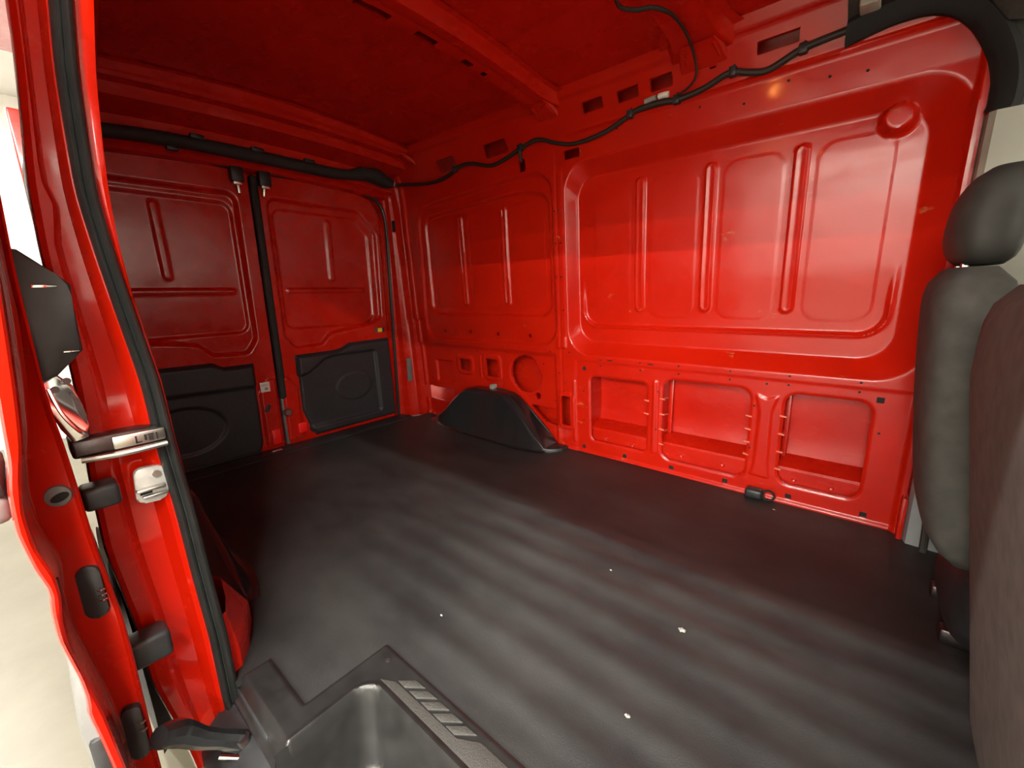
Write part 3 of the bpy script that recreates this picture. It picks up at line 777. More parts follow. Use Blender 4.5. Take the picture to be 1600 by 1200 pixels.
for mir, nm in ((True, 'door_1'), (False, 'door_2')):
    ys = (1.005, 1.87) if not mir else (2 * YC - 1.87, 2 * YC - 1.005)
    d = panel(nm, ys, (-0.02, 1.63), 0.0065, door_map, door_depth_f(mir), [door_top(mir)], 'red_panel', None, rim=0.03)
    tag(d, labs[mir], 'door', kind='structure')
    def my(y, mir=mir): return y if not mir else 2 * YC - y
    tr = TR if not mir else [(1.126, 0.545), (1.28, 0.545), (1.33, 0.575), (1.60, 0.578), (1.812, 0.580), (1.828, -0.01), (1.15, -0.01), (1.128, 0.05), (1.124, 0.30)]
    def keepf(a, b, tr=tr, mir=mir):
        Y = a if not mir else 2 * YC - a
        return -poly(Y, b, tr)
    def tdep(U, V, tr=tr, mir=mir):
        Y = U if not mir else 2 * YC - U
        o_ = poly(Y, V, tr)
        dd = -0.030 * ease((-o_) / 0.022, 0.35)
        if not mir:
            rc = poly(Y, V, [(1.10, 0.10), (1.10, 0.40), (1.20, 0.425), (1.31, 0.50), (1.38, 0.515), (1.66, 0.515), (1.67, 0.10)], 0.03)
            dd = dd + 0.018 * ease(-rc / 0.02, 0.3)
            ov = np.hypot((Y - 1.50) / 0.14, (V - 0.30) / 0.10) - 1
            dd = dd - 0.004 * ease(-ov / 0.12)
        else:
            rc = poly(Y, V, [(1.00, -0.05), (1.00, 0.405), (1.30, 0.41), (1.85, 0.43), (1.85, -0.05)], 0.02)
            dd = dd + 0.013 * ease(-rc / 0.03, 0.3)
            ov = np.hypot((Y - 1.50) / 0.20, (V - 0.22) / 0.14) - 1
            dd = dd + 0.010 * ease(-ov / 0.14, 0.3)
        return dd
    panel('trim_panel', ys, (-0.02, 0.63), 0.0065, lambda U, V, D: (XR + 0.004 - D, U, V), tdep, [keepf], 'trim_dark', d, rim=0.015)
    box('outer_skin', (XR - 0.10, ys[0], -0.25), (XR - 0.075, ys[1], 1.72), 'red_gloss', d, bev=0.01)
    # top latch
    lt = box('latch', (XR - 0.004, my(1.075) - 0.030, 1.545), (XR + 0.045, my(1.075) + 0.034, 1.625), 'plastic', d, bev=0.008)
    box('latch_plate', (XR + 0.006, my(1.075) - 0.022, 1.530), (XR + 0.040, my(1.075) + 0.022, 1.552), 'metal', lt, bev=0.004)
    tube('latch_rod', [(XR + 0.022, my(1.072), 1.535), (XR + 0.018, my(1.070), 1.515), (XR + 0.014, my(1.068), 1.492)], [0.012, 0.009, 0.010], 'metal', lt, n=8)
    # bottom red reflector
    rf_y = (0.925, 0.972) if mir else (1.086, 1.138)
    rf_z = (0.024, 0.118) if mir else (0.058, 0.122)
    rf = box('reflector', (XR + 0.006, rf_y[0], rf_z[0]), (XR + 0.020, rf_y[1], rf_z[1]), 'reflector', d, bev=0.003)
    tag(rf, 'bright red door reflector')
    if mir:
        st = box('sticker', (XR + 0.0125, 0.898, 0.365), (XR + 0.0155, 0.951, 0.424), 'white', d, bev=0.0008)
        for k in range(4):
            box('print_line', (XR + 0.0152, 0.904, 0.412 - 0.004 * k), (XR + 0.0160, 0.945 - 0.008 * (k % 2), 0.4135 - 0.004 * k), 'tape_grey', st, bev=0)
        box('print_mark', (XR + 0.0152, 0.921, 0.377), (XR + 0.0160, 0.938, 0.392), 'tape_grey', st, bev=0)
        prism('plug', rrect(-0.012, 0.012, -0.026, 0.026, 0.0115), (XR + 0.012, 0.922, 0.262), (0, 0.85, -0.5), (0, 0.5, 0.85), (1, 0, 0), 0.005, 'trim_dark', d, bev=0.002)
    else:
        st = box('sticker', (XR - 0.004, 1.713, 0.655), (XR + 0.003, 1.788, 0.690), 'label_dark', d, bev=0.0008)
        box('print_mark', (XR + 0.0028, 1.733, 0.659), (XR + 0.0042, 1.769, 0.687), 'yellow', st, bev=0)
        sl = box('centre_shade_and_seal', (XR - 0.03, 1.004, 0.30), (XR + 0.016, 1.046, 1.60), 'foam', d, bev=0.014, seg=3)  # dark strip put in for the shaded gap between the rear doors
        box('centre_shade_and_seal', (XR - 0.03, 1.008, 0.0), (XR + 0.004, 1.030, 0.31), 'moulding', d, bev=0.006)
        kb = tube('latch_knob', [(XR, 1.027, 0.215), (XR + 0.03, 1.027, 0.215), (XR + 0.045, 1.027, 0.215)], [0.018, 0.026, 0.016], 'metal', d, n=14, sub=3)

# black duct along the header
dp = [(-2.64, 0.28, 1.630), (-2.64, 0.40, 1.648), (-2.64, 0.60, 1.664), (-2.64, 0.86, 1.670), (-2.64, 1.18, 1.668), (-2.635, 1.42, 1.664), (-2.63, 1.54, 1.672), (-2.62, 1.64, 1.692), (-2.61, 1.72, 1.690), (-2.60, 1.79, 1.668), (-2.58, 1.84, 1.655)]
duct = empty('cable_duct', (-2.64, 1.0, 1.66), 'thick black cable duct along the top of the rear doors', 'cable duct')
tube('duct', dp, [0.028, 0.030, 0.032, 0.034, 0.034, 0.033, 0.030, 0.042, 0.050, 0.042, 0.022], 'foam', duct, n=12)
for y in (0.75, 1.02, 1.30):
    box('clip', (-2.66, y - 0.03, 1.690), (-2.615, y + 0.03, 1.712), 'plastic', duct, bev=0.005)
box('clip', (-2.665, 0.62, 1.620), (-2.63, 0.67, 1.640), 'plastic', duct, bev=0.005)

# ------------------------------------------------------------------ roof
Y0R, Y1R = 0.29, 1.86
def roof_z(y): return 1.835 + 0.055 * (1 - ((y - 1.075) / 0.785) ** 2)
def roof_depth(U, V):
    d = np.zeros(U.shape)
    for y in (0.55, 0.85, 1.15, 1.45):
        d += 0.003 * ease((0.03 - np.abs(V - y)) / 0.02, 0.4)
    return d
def roof_map(U, V, D): return U, V, roof_z(V) + D
ce = panel('ceiling', (-2.76, 0.88), (Y0R - 0.1, Y1R + 0.03), 0.02, roof_map, roof_depth, [], 'red_plain', rim=0)
tag(ce, 'bare red painted van roof with pressed cross bows', 'ceiling', kind='structure')
box('outer_roof', (-2.84, 0.12, 1.93), (0.9, 2.02, 1.96), 'red_plain', ce, bev=0.01)

def bow(x0, x1, drop, slots, both=False):
    """hat-section roof bow; u runs across the section, v along y"""
    w = x1 - x0
    def sec(u):
        # u 0..1 across: flange, side, bottom, side, flange
        xs = np.interp(u, [0, 0.16, 0.30, 0.70, 0.84, 1], [x0 - 0.03, x0 - 0.005, x0 + 0.012, x1 - 0.012, x1 + 0.005, x1 + 0.03])
        zs = np.interp(u, [0, 0.16, 0.30, 0.70, 0.84, 1], [0.0, -0.003, -drop, -drop, -0.003, 0.0])
        return xs, zs
    def mp(U, V, D):
        xs, zs = sec(U)
        end = np.clip((V - 1.70) / 0.16, 0, 1) ** 2
        end = end + np.clip((0.45 - V) / 0.16, 0, 1) ** 2
        flare = 1 + 0.5 * end
        xm = (x0 + x1) / 2
        return xm + (xs - xm) * flare, V, roof_z(V) - 0.002 + zs * (1 - 0.2 * end) - 0.012 * end + D
    holes = [(lambda a, b, s=s: rr(a * 0.2, b, s[2] * 0.2 - s[3] / 2, s[2] * 0.2 + s[3] / 2, s[0], s[1], 0.004)) for s in slots]
    us = (0.0, 1.0)
    # grid with its own steps
    n = panel('roof_bow', us, (Y0R - 0.02, Y1R + 0.01), 0.018, mp, lambda U, V: 0.002 * np.exp(-((U - 0.5) / 0.05) ** 2), holes, 'red_plain', ce, rim=0)
    return n
bow(-1.400, -1.265, 0.048, [(0.88, 0.93, 0.36, 0.024)] + [(0.93, 1.01, 0.36, 0.028), (1.12, 1.21, 0.36, 0.028), (1.35, 1.40, 0.36, 0.024), (1.46, 1.485, 0.36, 0.018)])
bow(-0.690, -0.520, 0.048, [])
bow(-2.460, -2.405, 0.030, [])
# end brackets of the bows on the rail
for x, w in ((-1.33, 0.10), (-0.60, 0.13), (-2.43, 0.08)):
    rows = []
    for s in np.linspace(0, 1, 6):
        y = 1.78 + 0.105 * s; z = 1.803 - 0.05 * s ** 1.5 - 0.004
        hw = w * (0.5 + 0.22 * s)
        rows.append([(x - hw, y + 0.006, z + 0.004), (x - hw * 0.9, y, z - 0.006), (x, y, z - 0.008), (x + hw * 0.9, y, z - 0.006), (x + hw, y + 0.006, z + 0.004)])
    br = loft('bow_bracket', rows, 'red_plain', ce, angle=30)
    o = bpy.data.objects.new('hole_shade_disc', disc_mesh(0.009, 0.002)); o.data.materials.append(M['dark']); o.location = (x + 0.01, 1.825, 1.779); o.rotation_euler = (-0.35, 0, 0); link(o, br)  # black disc in place of a hole's shaded inside
    for dx in (-0.35, 0.4):
        tube('pressed_bead', [(x + w * dx, 1.80, 1.787), (x + w * dx * 1.1, 1.83, 1.776), (x + w * dx * 1.2, 1.862, 1.762)], 0.006, 'red_plain', br, n=8, sub=3)

# ------------------------------------------------------------------ wiring harness along the roof rail
hn = empty('wiring_harness', (-1.2, 1.90, 1.65), 'black taped wiring harness sagging along the far roof rail', 'wiring harness')
HP = [(-2.58, 1.86, 1.655), (-2.49, 1.892, 1.650), (-2.36, 1.908, 1.634), (-2.235, 1.914, 1.627), (-2.11, 1.913, 1.639), (-2.015, 1.908, 1.667), (-1.903, 1.907, 1.668), (-1.758, 1.912, 1.630), (-1.66, 1.912, 1.636),
      (-1.518, 1.905, 1.668), (-1.407, 1.900, 1.682), (-1.297, 1.911, 1.645), (-1.187, 1.913, 1.620), (-1.033, 1.912, 1.632), (-0.907, 1.906, 1.670), (-0.861, 1.902, 1.680),
      (-0.778, 1.902, 1.680), (-0.70, 1.904, 1.672), (-0.60, 1.900, 1.682), (-0.508, 1.890, 1.704), (-0.445, 1.896, 1.688), (-0.383, 1.902, 1.678), (-0.289, 1.890, 1.704), (-0.203, 1.884, 1.713), (-0.12, 1.88, 1.715)]
cable = tube('cable', HP, [0.010, 0.010, 0.010, 0.010, 0.011, 0.012, 0.010, 0.010, 0.010, 0.011, 0.010, 0.009, 0.009, 0.010, 0.011, 0.012, 0.012, 0.012, 0.011, 0.011, 0.011, 0.011, 0.012, 0.011, 0.011], 'harness', hn, n=10)
for (x, y, z) in [(-0.907, 1.906, 1.672), (-0.705, 1.904, 1.673), (-0.497, 1.890, 1.704), (-0.280, 1.890, 1.706), (-1.525, 1.906, 1.672), (-2.04, 1.908, 1.662)]:
    box('clip', (x - 0.013, y - 0.014, z - 0.016), (x + 0.013, y + 0.016, z + 0.016), 'plastic', cable, bev=0.004)
    tube('cable_tie', [(x, y - 0.006, z), (x + 0.003, y + 0.004, z + 0.022), (x + 0.004, y + 0.004, z + 0.040)], [0.006, 0.006, 0.003], 'plastic', cable, n=6, sub=3)
tag(tube('white_sleeve', [(-0.775, 1.888, 1.699), (-0.752, 1.888, 1.699), (-0.735, 1.889, 1.697)], 0.011, 'white', hn, n=10, sub=3), 'white plastic sleeve')
tag(tube('grey_sleeve', [(-0.835, 1.890, 1.697), (-0.81, 1.889, 1.699), (-0.785, 1.888, 1.699)], 0.010, 'tape_grey', hn, n=10, sub=3), 'grey tape sleeve')
tube('branch', [(-0.705, 1.893, 1.683), (-0.655, 1.875, 1.690), (-0.622, 1.860, 1.712), (-0.616, 1.840, 1.745), (-0.612, 1.76, 1.783), (-0.612, 1.66, 1.801), (-0.622, 1.57, 1.806), (-0.655, 1.51, 1.808), (-0.70, 1.485, 1.808), (-0.735, 1.44, 1.812), (-0.72, 1.37, 1.816)],
     [0.004, 0.004, 0.004, 0.004, 0.005, 0.005, 0.006, 0.007, 0.007, 0.006, 0.005], 'harness', hn, n=8)
tube('branch', [(-1.525, 1.905, 1.668), (-1.532, 1.912, 1.640), (-1.535, 1.925, 1.610)], [0.009, 0.009, 0.008], 'harness', hn, n=8, sub=4)

# ------------------------------------------------------------------ near side: pillar at the rear of the sliding door opening
wn = empty('wall_near', (-1.2, 0.15, 0.0), 'red body pillar at the rear edge of the sliding door opening', 'wall', kind='structure')
ZJ = [1.75, 1.55, 1.334, 1.22, 1.122, 1.0, 0.89, 0.774, 0.665, 0.576, 0.426, 0.235, 0.085, -0.072, -0.20]
JL = [0.105, 0.095, 0.081, 0.069, 0.058, 0.053, 0.055, 0.055, 0.049, 0.043, 0.040, 0.057, 0.060, 0.085, 0.10]
ZS = [1.75, 1.55, 1.409, 1.313, 1.214, 1.111, 1.003, 0.885, 0.758, 0.621, 0.471, 0.31, 0.134, -0.053, -0.158, -0.22]
SL = [0.172, 0.150, 0.134, 0.124, 0.119, 0.115, 0.123, 0.134, 0.147, 0.15, 0.159, 0.164, 0.172, 0.173, 0.179, 0.182]
def jl(z): return float(np.interp(z, ZJ[::-1], JL[::-1]))
def sl(z): return float(np.interp(z, ZS[::-1], SL[::-1]))
zz = np.linspace(-0.20, 1.75, 60)
def smooth_curve(f, z):
    return sum(f(z + k * 0.03) * w for k, w in ((-1, 0.25), (0, 0.5), (1, 0.25)))
rows = []
for z in zz:
    a = smooth_curve(jl, z); b = smooth_curve(sl, z); w = b - a
    wob = 0.010 * math.exp(-((z - 1.08) / 0.03) ** 2)
    rec = 0.022 * (1 if z < 0.60 else (0.2 if z < 0.70 else 0.75))
    rows.append([(-1.30, a * 1.187 + 0.004, z), (-1.22, a * 1.10 + 0.004, z), (-1.135, a + 0.001, z), (-1.122, a + 0.004, z), (-1.116, a + 0.012, z), (-1.116, a + 0.30 * w + wob, z), (-1.120, a + 0.36 * w + wob, z),
                 (-1.120 - rec, a + 0.46 * w + wob, z), (-1.120 - rec, a + 0.78 * w, z), (-1.112, a + 0.92 * w, z), (-1.108, b - 0.002, z), (-1.108, b + 0.034, z),
                 (-1.114, b + 0.036, z), (-1.16, b + 0.028, z), (-1.30, b + 0.0, z)])
pil = loft('pillar', rows, 'red_gloss', wn, angle=28)
# inside flange right of the seal near the top
rows = []
for z in np.linspace(0.86, 1.75, 24):
    b = smooth_curve(sl, z) + 0.030
    e = float(np.interp(z, [0.86, 0.92, 1.0, 1.12, 1.28, 1.43, 1.75], [0.001, 0.003, 0.006, 0.014, 0.020, 0.026, 0.036]))
    rows.append([(-1.104, b - 0.004, z), (-1.100, b + e * 0.5, z), (-1.103, b + e, z), (-1.14, b + e - 0.004, z)])
loft('inner_flange', rows, 'red_gloss', wn, angle=40)
# rubber weatherstrip: one bulb, one fin, with a groove between them
sec = [(-1.0, -0.35), (-0.85, 0.15), (-0.55, 0.40), (-0.25, 0.30), (-0.12, 0.05), (0.0, 0.10), (0.12, 0.55), (0.45, 0.85), (0.80, 0.70), (1.0, 0.30), (1.0, -0.35), (0.0, -0.5)]
rows = []
for z in np.linspace(-0.19, 1.75, 70):
    b = smooth_curve(sl, z)
    w = float(np.interp(z, [-0.2, 0.5, 1.0, 1.75], [0.0175, 0.0165, 0.0135, 0.0165]))
    rows.append([(-1.100 + q[1] * 0.020, b + w + q[0] * w, z) for q in sec])
tag(loft('weatherstrip', rows, 'seal', wn, closed=True, caps=True, angle=50), 'black rubber weatherstrip')
# lower inside corner seen between the seal and the wheel arch cover
rows = []
for z in np.linspace(-0.02, 0.17, 12):
    k = 1 - 0.55 * max(0, (z - 0.06) / 0.11)
    rows.append([(-1.112, 0.200, z), (-1.125, 0.205 + 0.025 * k, z), (-1.18, 0.205 + 0.060 * k, z), (-1.195, 0.205 + 0.066 * k, z), (-1.28, 0.205 + 0.098 * k, z), (-1.40, 0.205, z)])
loft('inner_flange', rows, 'red_plain', wn, angle=30)
# near inner wall behind the pillar with its rail above the opening
def body_y(U, V): return np.interp(V, ZJ[::-1], JL[::-1]) * (-U / 1.116) * 1.02 + 0.004
def near_map(U, V, D): return U, body_y(U, V) + 0.034 + 0.6 * np.maximum(V - 1.62, 0) - 0.4 * D, V
def near_depth(U, V):
    A2 = rr(U, V, -2.55, -1.40, 0.62, 1.53, 0.13); B2 = rr(U, V, -2.47, -1.46, 0.78, 1.47, 0.09)
    d = 0.04 * ease(between(A2, B2))
    for x in (-2.1, -1.75): d -= bead(cap(U, V, x, 0.86, x, 1.39), 0.025, 0.010, 0.011)
    return d
panel('inner_panel', (-2.74, -1.25), (-0.02, 1.83), 0.02, near_map, near_depth, [], 'red', wn, rim=0)
def body_map(U, V, D): return U, body_y(U, V) + D, V
panel('outer_side', (-2.84, -1.295), (-0.30, 1.93), 0.02, body_map, lambda U, V: 0.006 * np.exp(-((V - 0.56) / 0.03) ** 2), [lambda a, b: circ(a, b, -1.88, GROUND + 0.34, 0.44)], 'red_gloss', wn, rim=0.03)
# header rail over the opening and front pillar
hr = [(0.10, 1.93), (0.10, 1.66), (0.13, 1.615), (0.18, 1.60), (0.24, 1.615), (0.27, 1.66), (0.30, 1.82)]
loft('header', [[(x, y, z) for (y, z) in hr] for x in np.linspace(-1.62, 1.3, 16)], 'red_plain', wn, angle=30)
fp = [(1.3, 0.06), (0.34, 0.06), (0.30, 0.10), (0.29, 0.17), (0.31, 0.22), (1.3, 0.24)]
loft('front_pillar', [[(x, y, z) for (x, y) in fp] for z in np.linspace(-0.30, 1.75, 10)], 'red_plain', wn, angle=30)
# outer sill below the step
loft('sill', [[(x, 0.215, -0.06), (x, 0.175, -0.075), (x, 0.135, -0.11), (x, 0.115, -0.16), (x, 0.11, -0.30), (x, 0.16, -0.34)] for x in np.linspace(-1.12, -0.84, 6)], 'plastic', wn, angle=30)
# centre track end: bright rail with cut marks
tr = box('track', (-1.16, 0.030, 0.636), (-1.086, 0.158, 0.672), 'steel_dark', wn, bev=0.006, seg=3)
box('track_face', (-1.090, 0.085, 0.641), (-1.078, 0.166, 0.667), 'metal', tr, bev=0.004)
for (y0, y1, z0, z1) in ((0.118, 0.121, 0.645, 0.660), (0.118, 0.128, 0.645, 0.648), (0.132, 0.136, 0.648, 0.660), (0.138, 0.146, 0.646, 0.656), (0.137, 0.147, 0.657, 0.660), (0.150, 0.153, 0.645, 0.660)):
    box('stamped_mark', (-1.079, y0, z0), (-1.0768, y1, z1), 'steel_dark', tr, bev=0)
tube('track_lip', [(-1.082, 0.04, 0.634), (-1.076, 0.10, 0.632), (-1.076, 0.165, 0.634)], 0.006, 'metal', tr, n=8)
# striker plate
sk = prism('striker_plate', rrect(-0.026, 0.026, -0.038, 0.038, 0.014), (-1.118, 0.131, 0.545), (0, 1, -0.08), (0, 0.08, 1), (1, 0, 0), 0.012, 'alu', wn, bev=0.004)
box('striker_bar', (-1.108, 0.104, 0.536), (-1.092, 0.152, 0.543), 'metal', sk, bev=0.003)
box('striker_bar', (-1.108, 0.112, 0.520), (-1.096, 0.154, 0.526), 'metal', sk, bev=0.003)
box('striker_slot', (-1.1065, 0.110, 0.527), (-1.105, 0.130, 0.535), 'dark', sk, bev=0)
o = bpy.data.objects.new('screw', disc_mesh(0.008, 0.005)); o.data.materials.append(M['metal']); o.location = (-1.104, 0.142, 0.566); o.rotation_euler = (0, math.pi / 2, 0); link(o, sk)
# wheel and black liner glimpsed through the gap
tyre_pts = []
for k in range(0, 25):
    a = math.radians(15 * k); tyre_pts.append((-1.88 + 0.30 * math.cos(a), 0.16, GROUND + 0.34 + 0.30 * math.sin(a)))
wh = empty('road_wheel', (-1.88, 0.16, GROUND), 'black tyre glimpsed low in the gap beside the sliding door', 'wheel')
tube('tyre', tyre_pts, 0.085, 'tyre', wh, n=14, sub=2)
prism('rim', [(0.22 * math.cos(2 * math.pi * k / 28), 0.22 * math.sin(2 * math.pi * k / 28)) for k in range(28)], (-1.88, 0.10, GROUND + 0.34), (1, 0, 0), (0, 0, 1), (0, 1, 0), 0.10, 'moulding', wh, bev=0.01)
loft('wheel_liner', [[(-1.88 + (0.41 + dr) * math.cos(a), y, GROUND + 0.34 + (0.41 + dr) * math.sin(a)) for (y, dr) in ((0.07, 0.03), (0.10, 0.0), (0.28, 0.0))] for a in np.linspace(-0.3, math.pi + 0.2, 26)], 'plastic', wn, angle=40)

# ------------------------------------------------------------------ sliding door, slid back outside the pillar
d3 = empty('door_3', (-1.5, 0.0, GROUND + 0.2), 'open red sliding door seen edge-on at the left of the photo', 'door', kind='structure')
ZO_ = [1.6, 1.2, 0.95, 0.848, 0.767, 0.702, 0.665, 0.63, 0.591, 0.54, 0.491, 0.462, 0.41, 0.365, 0.277, 0.131, -0.1, -0.3]
YO = [0.012, -0.006, -0.014, -0.018, -0.020, -0.0225, -0.0225, -0.026, -0.026, -0.0245, -0.0215, -0.0255, -0.0265, -0.024, -0.024, -0.0145, -0.006, 0.0]
ZI = [1.6, 1.082, 0.969, 0.896, 0.799, 0.694, 0.603, 0.496, 0.39, 0.266, 0.15, 0.027, -0.3]
YI = [0.045, 0.024, 0.019, 0.018, 0.017, 0.023, 0.029, 0.032, 0.037, 0.040, 0.039, 0.038, 0.04]
def yo_(z): return float(np.interp(z, ZO[::-1], YO[::-1]))
def yi_(z): return float(np.interp(z, ZI[::-1], YI[::-1]))
FO = [(1.6, 0.0), (1.2, -0.014), (0.95, -0.022), (0.85, -0.028), (0.738, -0.036), (0.701, -0.038), (0.66, -0.0455), (0.597, -0.049), (0.531, -0.0425), (0.492, -0.034), (0.456, -0.0385), (0.405, -0.0395), (0.324, -0.0300), (0.279, -0.0285), (0.259, -0.032), (0.22, -0.028), (0.139, -0.022), (-0.3, -0.01)]
FI = [(1.6, 0.03), (1.2, 0.010), (0.95, 0.001), (0.881, -0.004), (0.81, -0.010), (0.764, -0.0145), (0.718, -0.020), (0.677, -0.0285), (0.624, -0.0355), (0.567, -0.0345), (0.51, -0.023), (0.477, -0.0225), (0.435, -0.0285), (0.383, -0.0295), (0.313, -0.0205), (0.241, -0.013), (0.115, -0.005), (-0.3, 0.004)]
EI = [(1.6, 0.045), (1.082, 0.024), (0.969, 0.019), (0.896, 0.018), (0.799, 0.017), (0.738, 0.019), (0.694, 0.022), (0.645, 0.024), (0.582, 0.026), (0.511, 0.028), (0.424, 0.034), (0.349, 0.039), (0.266, 0.040), (0.027, 0.039), (-0.3, 0.04)]
def crv(T, z): return float(np.interp(z, [t[0] for t in T][::-1], [t[1] for t in T][::-1]))
def crs(T, z): return sum(crv(T, z + k * 0.010) * w for k, w in ((-1, .25), (0, .5), (1, .25)))
def yo_(z): return crv(FO, z)
rows = []
for z in np.linspace(-0.30, 1.60, 120):
    a = crs(FO, z); f = crs(FI, z); b = crs(EI, z)
    rows.append([(-2.25, a + 0.012, z), (-1.2, a + 0.004, z), (-0.96, a + 0.001, z), (-0.908, a + 0.000, z), (-0.900, a + 0.002, z), (-0.898, a + 0.005, z), (-0.899, f - 0.004, z), (-0.902, f - 0.001, z), (-0.908, f, z),
                 (-1.005, f + 0.002, z), (-1.016, f + 0.006, z), (-1.014, f + 0.012, z), (-1.004, b - 0.008, z), (-0.992, b - 0.003, z), (-0.996, b, z), (-2.25, b + 0.008, z)])
loft('door_skin', rows, 'red_gloss', d3, closed=True, caps=True, angle=24)
# grey lower moulding outside
rows = []
for z, p in ((0.30, 0.0), (0.285, 0.010), (0.22, 0.018), (0.10, 0.022), (-0.05, 0.020), (-0.20, 0.012), (-0.25, 0.0)):
    a = yo_(z)
    rows.append([(-2.25, a - p - 0.002, z), (-0.935, a - p, z), (-0.920, a - p * 0.8, z), (-0.912, a + 0.001, z)])
loft('lower_moulding', rows, 'moulding', d3, angle=30)
box('moulding_cap', (-0.925, -0.040, -0.22), (-0.906, -0.012, 0.20), 'plastic', d3, bev=0.008)
hd = box('outer_handle', (-1.16, -0.095, 0.598), (-0.948, -0.048, 0.640), 'moulding', d3, bev=0.012, seg=3)
box('handle_recess', (-1.15, -0.090, 0.638), (-0.950, -0.0495, 0.668), 'dark', hd, bev=0.006)
# items on the leading edge
def ef(y, z, lift=0.001):
    f = crs(FI, z) + 0.012; b = crs(EI, z) - 0.007
    t = (y - f) / (b - f)
    return -1.014 + 0.010 * t + lift
pg = prism('oval_plug', [(0.0165 * math.cos(2 * math.pi * k / 20), 0.0185 * math.sin(2 * math.pi * k / 20)) for k in range(20)], (ef(0.003, 0.603) - 0.008, 0.003, 0.603), (0.25, 1, -0.12), (0, 0.12, 1), (1, -0.25, 0), 0.012, 'moulding', d3, bev=0.003)
prism('plug_hollow', [(0.011 * math.cos(2 * math.pi * k / 16), 0.0075 * math.sin(2 * math.pi * k / 16) + 0.004 * math.cos(2 * math.pi * k / 16)) for k in range(16)], (ef(0.003, 0.603) + 0.0045, 0.002, 0.601), (0.25, 1, -0.12), (0, 0.12, 1), (1, -0.25, 0), 0.0012, 'dark', pg)
ct = prism('contact_plate', rrect(-0.015, 0.015, -0.052, 0.052, 0.014), (ef(0.013, 0.412) - 0.006, 0.013, 0.412), (0.35, 1, 0), (0, 0.0, 1), (1, -0.35, 0), 0.011, 'plastic', d3, bev=0.003)
for k in range(3):
    tube('contact_pin', [(-0.996, 0.016, 0.396 + 0.010 * k), (-0.991, 0.020, 0.396 + 0.010 * k), (-0.994, 0.025, 0.396 + 0.010 * k)], 0.0016, 'chrome', ct, n=6, sub=3)
lk = prism('lower_lock', rrect(-0.014, 0.014, -0.060, 0.060, 0.010), (ef(0.021, 0.095) - 0.004, 0.021, 0.095), (0.3, 1, 0), (0, 0.0, 1), (1, -0.3, 0), 0.016, 'plastic', d3, bev=0.004)
for k in range(2): tube('lock_pin', [(-0.992, 0.024, 0.10 + 0.018 * k), (-0.986, 0.028, 0.10 + 0.018 * k), (-0.989, 0.033, 0.10 + 0.018 * k)], 0.002, 'metal', lk, n=6, sub=3)
# rubber stops between the door and the pillar
for (z, y0, y1, h) in ((0.565, 0.026, 0.079, 0.022), (0.215, 0.030, 0.103, 0.030)):
    box('rubber_stop', (-1.10, y0, z - h), (-1.045, y1, z + h), 'plastic', d3, bev=0.009, seg=3)
# black roller block with two bright pins, silver bracket below it
rb = prism('roller_block', [(0.012, 1.005), (0.026, 1.003), (0.062, 0.966), (0.076, 0.950), (0.074, 0.93), (0.072, 0.84), (0.055, 0.822), (0.035, 0.800), (0.010, 0.79)], (-1.075, 0, 0), (0, 1, 0), (0, 0, 1), (1, 0, 0), 0.05, 'plastic', d3, bev=0.004)
box('pin', (-1.026, 0.030, 0.944), (-1.022, 0.060, 0.949), 'chrome', rb, bev=0.0015)
box('pin', (-1.026, 0.048, 0.838), (-1.022, 0.068, 0.841), 'chrome', rb, bev=0.0015)
bk = prism('roller_bracket', [(0.010, 0.80), (0.034, 0.80), (0.052, 0.775), (0.058, 0.74), (0.060, 0.70), (0.058, 0.678), (0.036, 0.672), (0.024, 0.70), (0.014, 0.75)], (-1.09, 0, 0), (0, 1, 0), (0, 0, 1), (1, 0, 0), 0.02, 'chrome', d3, bev=0.005)
prism('bracket_cut', [(0.046, 0.765), (0.056, 0.75), (0.060, 0.72), (0.058, 0.70), (0.050, 0.725)], (-1.0695, 0, 0), (0, 1, 0), (0, 0, 1), (1, 0, 0), 0.0015, 'steel_dark', bk)
tube('bracket_rib', [(-1.068, 0.022, 0.775), (-1.066, 0.030, 0.73), (-1.066, 0.045, 0.695), (-1.068, 0.055, 0.684)], 0.003, 'chrome', bk, n=6)
for (y, z) in ((0.030, 0.772), (0.046, 0.785)):
    o = bpy.data.objects.new('bracket_bolt', disc_mesh(0.006, 0.006)); o.data.materials.append(M['steel_dark']); o.location = (-1.067, y, z); o.rotation_euler = (0, math.pi / 2, 0); link(o, bk)
# lower guide arm reaching under the sill
am = tube('guide_arm', [(-0.975, 0.045, 0.075), (-0.99, 0.075, 0.045), (-1.0, 0.105, -0.005), (-1.0, 0.14, -0.045), (-0.99, 0.18, -0.085), (-0.98, 0.21, -0.12)], [0.020, 0.026, 0.022, 0.019, 0.024, 0.024], 'plastic_gloss', d3, n=10)
tube('guide_rail', [(-0.99, 0.13, -0.075), (-0.97, 0.16, -0.092), (-0.95, 0.19, -0.108)], 0.006, 'chrome', am, n=8)
tube('guide_roller', [(-0.98, 0.175, -0.06), (-0.98, 0.178, -0.09)], 0.014, 'steel_dark', am, n=12, sub=2)

